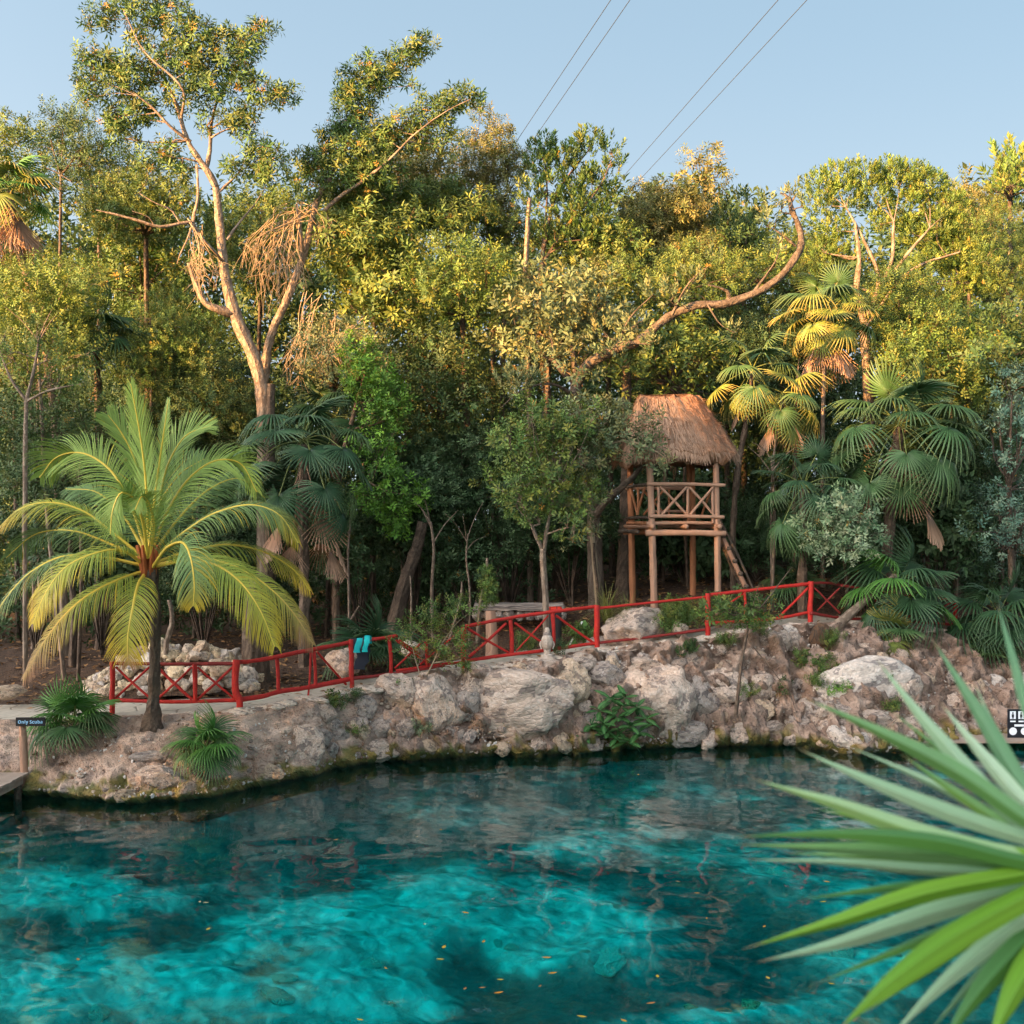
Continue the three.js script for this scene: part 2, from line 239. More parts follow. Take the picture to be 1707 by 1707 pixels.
const wave = (x, d) => { const c = 0.5 + 0.5 * noise(x * 0.14, d * 0.18, 40); return 0.009 * noise(x * 0.6 + 3, d * 0.7, 1) + (0.002 + 0.003 * c) * noise(x * 1.7, d * 1.7, 2) + (0.0003 + 0.0006 * c) * noise(x * 4, d * 4, 5); };
structure('water', (() => {
  const xs = [], pos = [], nor = [], idx = [], nd = 420;
  for (let x = -60; x < -16; x += 2) xs.push(x); for (let x = -16; x < 16; x += 0.07) xs.push(x); for (let x = 16; x <= 60; x += 2) xs.push(x);
  const n = xs.length, D = (j) => 3.1 + 27 * j / nd, e = 0.02;
  for (let j = 0; j <= nd; j++) for (let i = 0; i < n; i++) { const x = xs[i], d = D(j), fade = Math.abs(x) < 16 ? 1 : 0, h = fade * wave(x, d), nx = -(fade * wave(x + e, d) - h) / e, nd2 = -(fade * wave(x, d + e) - h) / e, l = Math.hypot(nx, 1, nd2); pos.push(x, h, -d); nor.push(nx / l, 1 / l, -nd2 / l); }
  for (let j = 0; j < nd; j++) for (let i = 0; i < n - 1; i++) { const a = j * n + i, b = a + n; idx.push(a, a + 1, b, a + 1, b + 1, b); }
  const ring = []; for (let i = 0; i < n; i++) ring.push(i); for (let j = 1; j <= nd; j++) ring.push(j * n + n - 1); for (let i = n - 2; i >= 0; i--) ring.push(nd * n + i); for (let j = nd - 1; j > 0; j--) ring.push(j * n);
  const top = pos.length / 3, m = ring.length, push = (p, N) => { pos.push(...p); nor.push(...N); };
  const outw = (p) => { const ax = Math.abs(p[0]) >= 59 ? Math.sign(p[0]) : 0, az = -p[2] < 4 ? 1 : -p[2] > 29 ? -1 : 0, l = Math.hypot(ax, az) || 1; return [ax / l, 0, az / l]; };
  for (const r of ring) { const p = pos.slice(r * 3, r * 3 + 3); push(p, outw(p)); }
  for (const r of ring) { const p = pos.slice(r * 3, r * 3 + 3); push([p[0], -9, p[2]], outw(p)); }
  for (let k = 0; k < m; k++) { const a = top + k, b = top + (k + 1) % m; idx.push(a, a + m, b, b, a + m, b + m); }
  const f = pos.length / 3; push([-60, -9, -3.1], [0, -1, 0]); push([60, -9, -3.1], [0, -1, 0]); push([60, -9, -30.1], [0, -1, 0]); push([-60, -9, -30.1], [0, -1, 0]);
  idx.push(f, f + 2, f + 1, f, f + 3, f + 2);
  return geoOf(pos, idx, null, null, nor);
})(), new THREE.MeshPhysicalMaterial({ color: C(1, 1, 1), roughness: 0.0, transmission: 1, thickness: 3, ior: 1.33, attenuationColor: C(0.02, 0.94, 0.92), attenuationDistance: 3.2 }));

// ---------- stones ----------
function rockGeo(seed, detail, rough = 0.16, planes = 9, uvs = 1) {
  const r = rngOf(seed), ps = []; for (let i = 0; i < planes; i++) ps.push([V(r() - 0.5, r() - 0.5, r() - 0.5).normalize(), 0.62 + 0.4 * r()]);
  let g = new THREE.IcosahedronGeometry(1, detail); g.deleteAttribute('uv'); g.deleteAttribute('normal'); g = mergeVertices(g, 1e-4);
  const p = g.attributes.position, v = V(0, 0, 0), uv = [];
  for (let i = 0; i < p.count; i++) {
    v.fromBufferAttribute(p, i).normalize(); let R = 1.02; for (const [n, h] of ps) { const c = n.dot(v); if (c > 0.05) R = Math.min(R, h / c); }
    R *= 1 + rough * fbm(v.x * 1.6 + seed, v.y * 1.6, v.z * 1.6, 4) + rough * 0.13 * noise(v.x * 6, v.y * 6, v.z * 6 + seed);
    p.setXYZ(i, v.x * R, v.y * R, v.z * R); uv.push((v.x * 0.7 + v.z * 0.45) * R * uvs + seed * 0.37, (v.y * 0.7 - v.z * 0.35) * R * uvs + seed * 0.13);
  }
  g.setAttribute('uv', new THREE.Float32BufferAttribute(uv, 2)); g = toCreasedNormals(g, 0.95);
  const q = g.attributes.position, tu = g.attributes.uv, a = V(0, 0, 0), b = V(0, 0, 0), c = V(0, 0, 0);
  for (let i = 0; i < q.count; i += 3) { a.fromBufferAttribute(q, i); b.fromBufferAttribute(q, i + 1).sub(a); c.fromBufferAttribute(q, i + 2).sub(a); b.cross(c); const k = Math.abs(b.x) > Math.abs(b.y) && Math.abs(b.x) > Math.abs(b.z) ? 0 : Math.abs(b.y) > Math.abs(b.z) ? 1 : 2; for (let j = i; j < i + 3; j++) tu.setXY(j, (k === 0 ? q.getZ(j) : q.getX(j)) * uvs * 0.8 + seed * 0.37 + k * 0.3, (k === 1 ? q.getZ(j) : q.getY(j)) * uvs * 0.8 + seed * 0.13); }
  return g;
}
const lakeBed = scene.children.find((o) => o.name === 'lake_bed');
const bigRocks = [1, 2, 3, 4, 5, 6].map((s) => rockGeo(s, 9, 0.15, 14, 2.0)), midRocks = [11, 12, 13, 14, 15, 16, 17].map((s) => rockGeo(s, 4, 0.25)), smallRocks = [21, 22, 23, 24, 25].map((s) => rockGeo(s, 1, 0.2));
function stone(root, geo, mat, p, sx, sy, sz, rot, name = 'stone') {
  const m = shadows(new THREE.Mesh(geo, mat)), w = worldPos(root); m.name = name; m.position.set(p.x - w.x, p.y - w.y, p.z - w.z); m.rotation.set(...rot); m.scale.set(sx, sy, sz); root.add(m); return m;
}
{
  const r = rngOf(31), mats = [M.rock, M.rock, M.rockGrey, M.rockTan];
  // the stones of the bank that stand out: x, y, width, height in the photograph, material
  const named = [[722, 1180, 92, 108, M.rock], [852, 1170, 190, 118, M.rock], [940, 1150, 76, 90, M.rockTan], [798, 1140, 52, 62, M.rock], [775, 1172, 48, 60, M.rockGrey], [1092, 1168, 118, 118, M.rock], [1012, 1132, 60, 50, M.rockGrey], [1060, 1115, 70, 40, M.rock], [1200, 1150, 84, 66, M.rock], [1170, 1160, 66, 66, M.rockGrey], [1135, 1225, 84, 50, M.rockGrey], [660, 1158, 72, 60, M.rock], [541, 1192, 36, 40, M.rock], [562, 1232, 36, 34, M.rockGrey], [630, 1216, 46, 42, M.rockGrey], [606, 1182, 40, 40, M.rockGrey], [672, 1218, 42, 42, M.rockGrey], [757, 1232, 36, 28, M.rockGrey], [632, 1252, 60, 40, M.rock], [536, 1232, 30, 34, M.rockGrey], [985, 1205, 70, 40, M.rockGrey], [1265, 1188, 48, 40, M.rockTan], [1266, 1142, 44, 56, M.rock], [1298, 1070, 42, 38, M.rock], [1326, 1074, 30, 38, M.rock], [1278, 1064, 30, 30, M.rock], [1310, 1056, 34, 26, M.rockPale], [1440, 1142, 150, 88, M.rockPale], [1500, 1150, 70, 80, M.rock], [1404, 1236, 58, 44, M.rockPale], [1440, 1238, 30, 30, M.rockPale], [1366, 1226, 40, 28, M.rock], [1545, 1232, 60, 30, M.rock], [1240, 1222, 60, 36, M.rock], [1330, 1205, 46, 40, M.rockGrey], [1360, 1190, 60, 44, M.rockGrey], [1290, 1218, 50, 24, M.rock], [905, 1120, 80, 40, M.rock], [960, 1112, 60, 40, M.rock], [1155, 1100, 44, 34, M.rock], [1128, 1108, 34, 30, M.rockGrey], [1400, 1190, 60, 40, M.rockGrey], [1460, 1205, 70, 36, M.rock], [1655, 1142, 48, 36, M.rockPale], [1705, 1142, 40, 40, M.rockPale], [1700, 1180, 60, 30, M.rock], [1590, 1218, 44, 40, M.rock], [245, 1265, 62, 24, M.rockGrey], [262, 1302, 84, 44, M.rockGrey], [205, 1326, 34, 22, M.rockTan], [440, 1290, 60, 30, M.rockTan], [510, 1245, 60, 70, M.rock], [1050, 1215, 60, 40, M.rockGrey], [1210, 1200, 50, 30, M.rockTan]];
  named.forEach(([x, y, w, h, mat], i) => { const p = hit(x, y), s = -p.z / F / 2; stone(bank, bigRocks[i % 6], mat, p.clone().add(V(0, 0, -0.08 * Math.min(w, h) * s)), w * s * 1.12, h * s * 1.1, Math.min(w, h) * s * 0.85, [r() * 0.4, (r() - 0.5) * 0.8, r() * 0.4 - 0.2]); });
  // slabs along the edge of the path
  for (let px = 300; px < 1600; px += 20 + 26 * r()) { const x0 = (px - CX) / F * 25, [f] = frontX(x0 * 1.0), x = (px - CX) / F * f, [f2, h] = frontX(x); if (px > 1345 && px < 1420) continue; stone(bank, midRocks[(r() * 7) | 0], M.slab, V(x, h - 0.045, -f2 + 0.02), 0.24 + 0.2 * r(), 0.07 + 0.035 * r(), 0.17 + 0.06 * r(), [0.05 * r(), (r() - 0.5) * 0.9, 0.06 * (r() - 0.5)]); }
  // the rest of the face, stone by stone
  let n = 0; while (n < 160) { const x = lerp(480, 1660, r()), y = lerp(1075, 1258, r()), p = hit(x, y); if (p.z < -26.9 - 0.8 * (x > 1350) || p.y < 0.1 || p.y > frontX(p.x)[1] - 0.1) continue; if (x < 560 && r() < 0.6) continue; const s = 0.075 + 0.13 * r() ** 1.6; stone(bank, midRocks[(r() * 5) | 0], mats[(r() * 4) | 0], p, s * (1 + 0.6 * r()), s * (0.7 + 0.4 * r()), s, [r() * 3, r() * 6, r()]); n++; }
  const list = []; while (list.length < 900) { const x = lerp(60, 1680, r()), y = lerp(1070, 1335, r()), p = hit(x, y), s = 0.02 + 0.05 * r() ** 2; if (p.y > 0.12 && -p.z < frontX(p.x)[0] - 0.05 && (x > 520 || r() < 0.25)) list.push([p, [s * (1 + 0.7 * r()), s * 0.8, s], [r() * 3, r() * 6, r()], mix3([0.42, 0.36, 0.33], [0.82, 0.74, 0.66], r())]); }
  const im = shadows(new THREE.InstancedMesh(smallRocks[1], std({ map: rockMap, bumpMap: rockBump, bumpScale: 0.03, color: C(1, 1, 1) }), list.length)), o = new THREE.Object3D(); list.forEach(([p, s, rot, c], i) => { o.position.copy(p); o.scale.set(...s); o.rotation.set(...rot); o.updateMatrix(); im.setMatrixAt(i, o.matrix); im.setColorAt(i, C(...c)); }); im.name = 'small_stones'; im.userData.kind = 'stuff'; bank.add(im);
}
{ // boulders under water
  const r = rngOf(91), pale = std({ bumpMap: rockBump, bumpScale: 0.05, color: C(0.5, 0.53, 0.48) }), algae = std({ map: rockMap, bumpMap: rockBump, bumpScale: 0.05, color: C(0.55, 0.66, 0.5) });
  for (let i = 0; i < 170; i++) { const d = lerp(7, 20, r()), x = (r() - 0.5) * d * 0.95, y = bedY(x, d), s = 0.05 + 0.17 * r() ** 2.5; if (bedTone(x, d, y) < 0.5) continue; stone(lakeBed, midRocks[i % 7], r() < 0.88 ? pale : algae, V(x, y + s * 0.15, -d), s * (1 + 0.8 * r()), s * 0.6, s, [r() * 0.5, r() * 6, r() * 0.4]); }
}
// fallen leaf litter and gravel on the bank: too many to count
function scatter(name, label, category, geo, mat, list) {
  const im = shadows(new THREE.InstancedMesh(geo, mat, list.length)), o = new THREE.Object3D();
  list.forEach(([p, s, rot, c], i) => { o.position.copy(p); o.scale.setScalar(s); if (Array.isArray(s)) o.scale.set(...s); o.rotation.set(...rot); o.updateMatrix(); im.setMatrixAt(i, o.matrix); im.setColorAt(i, C(...c)); });
  im.name = numbered(name); im.userData.kind = 'stuff'; scene.add(im); return tag(im, label, category);
}
{
  const r = rngOf(77), g = rockGeo(61, 0, 0.2), list = [];
  while (list.length < 5200) { const x = lerp(40, 1707, r()), y = lerp(1050, 1345, r()), p = hit(x, y, 20.5, 30); if (p.z < -frontX(p.x)[0] || p.y < 0.12 || p.z < -29.5) continue; const s = 0.012 + 0.035 * r() ** 3; p.y += s * 0.3; list.push([p, [s * 1.3, s * 0.8, s], [r() * 3, r() * 6, r() * 3], r() < 0.3 ? [0.55, 0.50, 0.44] : r() < 0.6 ? [0.40, 0.30, 0.22] : [0.22, 0.13, 0.08]]); }
  scatter('gravel', 'loose pale gravel and crumbs lying over the face of the bank', 'gravel', g, std({ color: C(1, 1, 1) }), list);
  const lg = geoOf([0, 0, -0.06, 0.022, 0.008, 0, 0, 0, 0, -0.022, 0.008, 0, 0, 0.006, 0.06], [0, 2, 1, 0, 3, 2, 2, 4, 1, 2, 3, 4]), fl = [];
  while (fl.length < 5200) { const x = lerp(-100, 1800, r()), d = lerp(24.3, 36, r() ** 1.4), w = (x - CX) / F * d, q = d - frontX(w)[0]; if (q < 0.05 || (q < PATH_W && r() < 0.9)) continue; fl.push([V(w, ground(w, d) + 0.015 + 0.02 * r(), -d), 0.7 + 1.1 * r(), [r() - 0.5, r() * 6, r() - 0.5], mix3([0.10, 0.05, 0.025], [0.42, 0.22, 0.09], r())]); }
  scatter('fallen_leaves', 'brown fallen leaves scattered over the forest floor behind the path', 'leaves', lg, leafMat({ transmission: 0.1 }), fl);
}

// ---------- foliage ----------
function leafClump(seed, { n = 10, L = 0.13, W = 0.048, twig = 0.26, tilt = 1.0, droop = 0.25, bottom = 0.15 }) {
  const r = rngOf(seed), pos = [], idx = [], X = V(0, 0, 0);
  for (let i = 0; i < n; i++) {
    const h = twig * lerp(bottom, 1, i / (n - 1)), az = i * 2.4 + r() * 0.7, ti = tilt * (1.15 - 0.65 * i / n) * (0.8 + 0.4 * r()), len = L * (0.75 + 0.5 * r()), w = W * (0.8 + 0.4 * r());
    const dir = V(Math.sin(ti) * Math.cos(az), Math.cos(ti), Math.sin(ti) * Math.sin(az)), side = V(-Math.sin(az), 0, Math.cos(az)).applyAxisAngle(dir, (r() - 0.5) * 1.2), up = side.clone().cross(dir);
    const b = V(0, h, 0).addScaledVector(dir, 0.03), o = pos.length / 3, put = (a, s, u) => { X.copy(b).addScaledVector(dir, a * len).addScaledVector(side, s * w / 2).addScaledVector(up, u * len - droop * a * a * len); pos.push(X.x, X.y, X.z); };
    put(0, 0, 0); put(0.45, 1, 0.03); put(0.45, 0, -0.03); put(0.45, -1, 0.03); put(1, 0, 0);
    idx.push(o, o + 1, o + 2, o, o + 2, o + 3, o + 2, o + 1, o + 4, o + 3, o + 2, o + 4);
  }
  return geoOf(pos, idx);
}
const CL = {
  lance: [1, 2, 3].map((s) => leafClump(s, { n: 11, L: 0.19, W: 0.052, twig: 0.22, tilt: 1.25, droop: 0.3 })),
  oval: [4, 5, 6].map((s) => leafClump(s, { n: 12, L: 0.13, W: 0.062, twig: 0.26, tilt: 1.1 })),
  small: [7, 8, 9].map((s) => leafClump(s, { n: 18, L: 0.085, W: 0.042, twig: 0.36, tilt: 1.15 })),
  up: [10, 11, 12].map((s) => leafClump(s, { n: 12, L: 0.14, W: 0.06, twig: 0.3, tilt: 0.75, droop: 0.0 })),
  big: [13, 14, 15].map((s) => leafClump(s, { n: 12, L: 0.24, W: 0.11, twig: 0.45, tilt: 1.15 })),
};
const TONE = {  // sunlit gold and forest shade are partly put into these leaf colours
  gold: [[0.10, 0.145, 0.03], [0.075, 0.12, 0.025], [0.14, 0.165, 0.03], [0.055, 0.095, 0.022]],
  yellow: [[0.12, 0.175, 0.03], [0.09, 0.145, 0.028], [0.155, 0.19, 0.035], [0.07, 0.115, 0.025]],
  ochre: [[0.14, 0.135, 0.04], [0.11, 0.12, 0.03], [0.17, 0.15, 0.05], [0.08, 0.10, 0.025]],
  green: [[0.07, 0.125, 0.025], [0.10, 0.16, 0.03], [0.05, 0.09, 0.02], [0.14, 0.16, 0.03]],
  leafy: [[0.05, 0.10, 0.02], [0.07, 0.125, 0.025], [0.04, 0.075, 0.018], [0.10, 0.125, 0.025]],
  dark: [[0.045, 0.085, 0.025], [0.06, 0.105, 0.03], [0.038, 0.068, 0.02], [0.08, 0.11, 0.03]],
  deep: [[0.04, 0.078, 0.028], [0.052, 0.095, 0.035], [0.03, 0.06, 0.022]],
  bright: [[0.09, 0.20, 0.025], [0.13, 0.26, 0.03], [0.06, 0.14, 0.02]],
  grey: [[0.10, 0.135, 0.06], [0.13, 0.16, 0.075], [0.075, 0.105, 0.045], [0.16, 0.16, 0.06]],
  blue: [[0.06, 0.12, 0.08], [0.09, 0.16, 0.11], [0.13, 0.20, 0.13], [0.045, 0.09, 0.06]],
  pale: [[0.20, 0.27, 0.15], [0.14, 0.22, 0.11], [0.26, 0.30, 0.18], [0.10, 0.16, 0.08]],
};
const FINE = 0.74, DENSE = 1.75, LIFT = 1.4;
const Q = new THREE.Quaternion(), UP = V(0, 1, 0), QT = new THREE.Quaternion();
function crown(root, name, blobs, { kind = 'oval', tone = 'green', density = 95, scale: sc0 = 1, seed = 1, up = 0.35, hollow = 0.25, mat = M.leaf, odd = 0.015 }) {
  const scale = sc0 * FINE, r = rngOf(seed * 13 + 5), w = worldPos(root), lists = [[], [], []], T = TONE[tone];
  for (const [c, rad, dens = 1] of blobs) {
    const rr = Array.isArray(rad) ? rad : [rad, rad * 0.82, rad], mean = (rr[0] + rr[1]) / 2, n = Math.max(5, Math.round(DENSE * density * dens * mean * mean / (scale * scale)));
    for (let i = 0; i < n; i++) {
      const u = V(r() * 2 - 1, r() * 2 - 1, r() * 2 - 1); while (u.lengthSq() > 1 || u.lengthSq() < 0.01) u.set(r() * 2 - 1, r() * 2 - 1, r() * 2 - 1);
      const len = u.length(), k = lerp(hollow, 1, Math.pow(len, 0.8)) * (0.78 + 0.42 * (0.5 + 0.5 * noise(u.x * 2 / len + c.x, u.y * 2 / len + c.y, u.z * 2 / len + c.z)));
      u.multiplyScalar(k / len);
      const p = V(c.x + u.x * rr[0], c.y + u.y * rr[1], c.z + u.z * rr[2]);
      const dir = u.clone().normalize().multiplyScalar(0.8).add(V(r() - 0.5, r() - 0.5 + up * 2, r() - 0.5)).normalize();
      const t = T[(r() * T.length) | 0], j = 0.8 + 0.45 * r(), rare = r() < odd, col = rare ? [0.42, 0.24, 0.04] : [t[0] * j * LIFT * (0.92 + 0.2 * r()), t[1] * j * LIFT, t[2] * j * LIFT];
      lists[(r() * 3) | 0].push([p, dir, r() * 6.3, scale * (rare ? 0.6 : 1) * (0.75 + 0.55 * r()), col]);
    }
  }
  const o = new THREE.Matrix4(), s = V(1, 1, 1);
  lists.forEach((list, k) => {
    if (!list.length) return;
    const im = shadows(new THREE.InstancedMesh(CL[kind][k], mat, list.length)); im.name = name; im.userData.kind = 'stuff'; root.add(im);
    list.forEach(([p, dir, spin, sc, col], i) => { Q.setFromUnitVectors(UP, dir); QT.setFromAxisAngle(UP, spin); Q.multiply(QT); s.setScalar(sc); o.compose(p.sub(w), Q, s); im.setMatrixAt(i, o); im.setColorAt(i, C(...col)); });
  });
}
// A tree: trunk and limbs as pixel paths [x, y, depth, radius]; foliage as blobs [x, y, radius in pixels, depth].
function tree(name, label, category, spec) {
  const { trunk = [], limbs = [], blobs = [], depth, bark = M.bark, seed = 1, twigs = true, group } = spec, r = rngOf(seed * 31 + 3);
  const P = (q) => (q[1] === 'ground' ? foot(q[0], q[2]).add(V(0, -0.12, 0)) : at(q[0], q[1], q[2]));
  const base = trunk.length ? P(trunk[0]) : at(blobs[0][0], blobs[0][1], blobs[0][3] ?? depth), root = thing(name, label, category, base, group), nodes = [];
  const along = (path) => { const pts = path.map(P); for (let i = 0; i < pts.length - 1; i++) for (let k = 0; k < 4; k++) nodes.push([pts[i].clone().lerp(pts[i + 1], k / 4), lerp(path[i][3], path[i + 1][3], k / 4)]); nodes.push([pts[pts.length - 1], path[path.length - 1][3]]); return pts; };
  if (trunk.length) part(root, 'trunk', tube(along(trunk), trunk.map((q) => q[3]), { radial: 9, rough: 0.09, seed }), bark);
  for (const l of limbs) part(root, 'branch', tube(along(l), l.map((q) => q[3]), { radial: 8, rough: 0.15, seed: seed + 2, step: 0.18 }), bark);
  const B = blobs.map(([x, y, rp, d = depth, dens = 1]) => [at(x, y, d), rp * d / F, dens]);
  if (twigs && nodes.length) {
    const gs = [], cut = nodes.length > 6 ? nodes.slice(Math.floor(nodes.length * 0.28)) : nodes;
    for (const [c, rad] of B) {
      let best = null, bd = 1e9; for (const nd of cut) { const d = nd[0].distanceTo(c) + Math.max(0, nd[0].y - c.y + rad * 0.3) * 1.6; if (d < bd) { bd = d; best = nd; } }
      const a = best[0], mid = a.clone().lerp(c, 0.5).add(V((r() - 0.5) * 0.3, bd * 0.1 * (r() - 0.2), (r() - 0.5) * 0.3)), r0 = Math.min(best[1] * 0.6, 0.02 + bd * 0.011);
      gs.push(tube([a, mid, c], [r0, r0 * 0.7, r0 * 0.35], { radial: 5, step: 0.3, seed: r() * 50, cap: false }));
      for (let k = 0; k < 3; k++) { const e = c.clone().add(V(r() - 0.5, r() - 0.25, r() - 0.5).normalize().multiplyScalar(rad * 0.95)); gs.push(tube([mid.clone().lerp(c, 0.3 + 0.5 * r()), c.clone().lerp(e, 0.4).add(V(0, 0.06, 0)), e], [r0 * 0.5, r0 * 0.35, 0.006], { radial: 4, step: 0.3, seed: r() * 50, cap: false })); }
    }
    if (gs.length) { const m = part(root, 'twigs', gs, bark); m.userData.kind = 'stuff'; }
  }
  if (B.length) crown(root, 'crown', B, { ...spec, seed });
  return root;
}
// blobs spread over an ellipse of the photograph, uneven at its outline
function puff(cx, cy, rx, ry, d, n, seed, thick = 1.4) {
  const r = rngOf(seed * 7 + 1), out = [];
  for (let i = 0; i < n; i++) { const a = i * 2.39996 + r() * 0.8, q = Math.sqrt((i + 0.4) / n) * (0.78 + 0.3 * r()), s = lerp(0.36, 0.25, q) * (0.7 + 0.6 * r()); out.push([cx + Math.cos(a) * q * rx, cy + Math.sin(a) * q * ry, s * Math.min(rx, ry * 1.3), d + (r() - 0.5) * thick * 2]); }
  return out;
}
function generic(label, cx, cy, rx, ry, d, tone, kind, seed, o = {}) {
  const r = rngOf(seed + 900), bx = o.base ?? cx + (r() - 0.5) * rx * 0.5, n = Math.round((o.n ?? 15) * 1.8), lean = (r() - 0.5) * 20, rad = o.rad ?? 0.06 + 0.04 * r(), db = d + (o.back ?? 1.3);
  const limbs = []; const fork = [lerp(bx, cx, 0.55) + lean, cy + ry * 0.75, d + (o.back ?? 1.3) * 0.4, rad * 0.75];
  for (let k = 0; k < (o.limbs ?? 3); k++) { const a = -Math.PI / 2 + (k - 1) * 0.75 + (r() - 0.5) * 0.5; limbs.push([fork.slice(0, 3).concat(rad * 0.6), [fork[0] + Math.cos(a) * rx * 0.35, fork[1] + Math.sin(a) * ry * 0.6, d - 0.2 + 0.4 * r(), rad * 0.4], [fork[0] + Math.cos(a) * rx * 0.6, fork[1] + Math.sin(a) * ry * 1.2, d + (r() - 0.5), rad * 0.18]]); }
  return tree(o.name ?? 'tree', label, o.category ?? 'tree', { scale: [0.8, 1.0, 1.3, 1.55][seed % 4], bark: M.barkDark, ...o, trunk: [[bx, 'ground', db, rad], [lerp(bx, cx, 0.25) + lean * 0.6, lerp(940, cy + ry * 0.75, 0.5), lerp(db, d, 0.3), rad * 0.88], fork], limbs, blobs: puff(cx, cy, rx, ry, d, n, seed, o.thick ?? 2.4), depth: d, tone, kind, seed });
}

// --- the far wood, one mass behind the trees that can be told apart
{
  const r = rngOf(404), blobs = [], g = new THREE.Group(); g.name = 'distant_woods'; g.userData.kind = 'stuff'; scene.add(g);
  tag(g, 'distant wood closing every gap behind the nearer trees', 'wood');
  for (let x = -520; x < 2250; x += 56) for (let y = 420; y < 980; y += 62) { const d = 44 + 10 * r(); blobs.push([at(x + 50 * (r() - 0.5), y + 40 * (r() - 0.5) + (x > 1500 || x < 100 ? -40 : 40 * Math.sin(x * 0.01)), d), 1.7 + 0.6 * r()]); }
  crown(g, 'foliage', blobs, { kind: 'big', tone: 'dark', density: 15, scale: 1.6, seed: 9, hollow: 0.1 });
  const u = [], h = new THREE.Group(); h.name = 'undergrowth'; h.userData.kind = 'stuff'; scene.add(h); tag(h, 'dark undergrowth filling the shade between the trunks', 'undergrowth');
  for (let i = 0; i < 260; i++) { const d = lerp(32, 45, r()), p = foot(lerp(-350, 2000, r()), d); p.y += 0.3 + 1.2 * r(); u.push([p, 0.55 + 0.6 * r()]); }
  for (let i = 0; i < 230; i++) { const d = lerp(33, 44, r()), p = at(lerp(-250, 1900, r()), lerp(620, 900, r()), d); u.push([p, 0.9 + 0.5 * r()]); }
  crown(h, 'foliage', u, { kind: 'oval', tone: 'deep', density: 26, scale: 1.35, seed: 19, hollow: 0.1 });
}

{
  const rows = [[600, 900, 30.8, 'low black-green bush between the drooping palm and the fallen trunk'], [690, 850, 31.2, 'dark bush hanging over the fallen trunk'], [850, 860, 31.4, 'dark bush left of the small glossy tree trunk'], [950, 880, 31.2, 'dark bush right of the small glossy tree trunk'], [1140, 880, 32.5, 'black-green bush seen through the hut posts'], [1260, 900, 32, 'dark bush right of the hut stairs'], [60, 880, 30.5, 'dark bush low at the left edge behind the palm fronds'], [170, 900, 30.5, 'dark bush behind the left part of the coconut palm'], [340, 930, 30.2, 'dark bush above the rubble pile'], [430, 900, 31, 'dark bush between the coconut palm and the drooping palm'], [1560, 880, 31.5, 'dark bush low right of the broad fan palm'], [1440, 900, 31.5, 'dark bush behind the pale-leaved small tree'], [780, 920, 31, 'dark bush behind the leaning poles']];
  rows.forEach(([x, y, d, label], i) => { const b = foot(x, d), root = thing('bush', label, 'bush', b), r = rngOf(i + 310), bl = [], gs = []; for (let k = 0; k < 11; k++) { const e = at(x + (r() - 0.5) * 120, y + (r() - 0.5) * 90, d + (r() - 0.5) * 1.4); bl.push([e, 0.45 + 0.3 * r()]); gs.push(tube([b, b.clone().lerp(e, 0.5).add(V(0, 0.15, 0)), e], [0.025, 0.018, 0.006], { radial: 4, cap: false })); } part(root, 'stems', gs, M.barkDark).userData.kind = 'stuff'; crown(root, 'leaves', bl, { kind: ['oval', 'big', 'small'][i % 3], tone: 'deep', density: 60, scale: 1.1, seed: 320 + i }); });
}
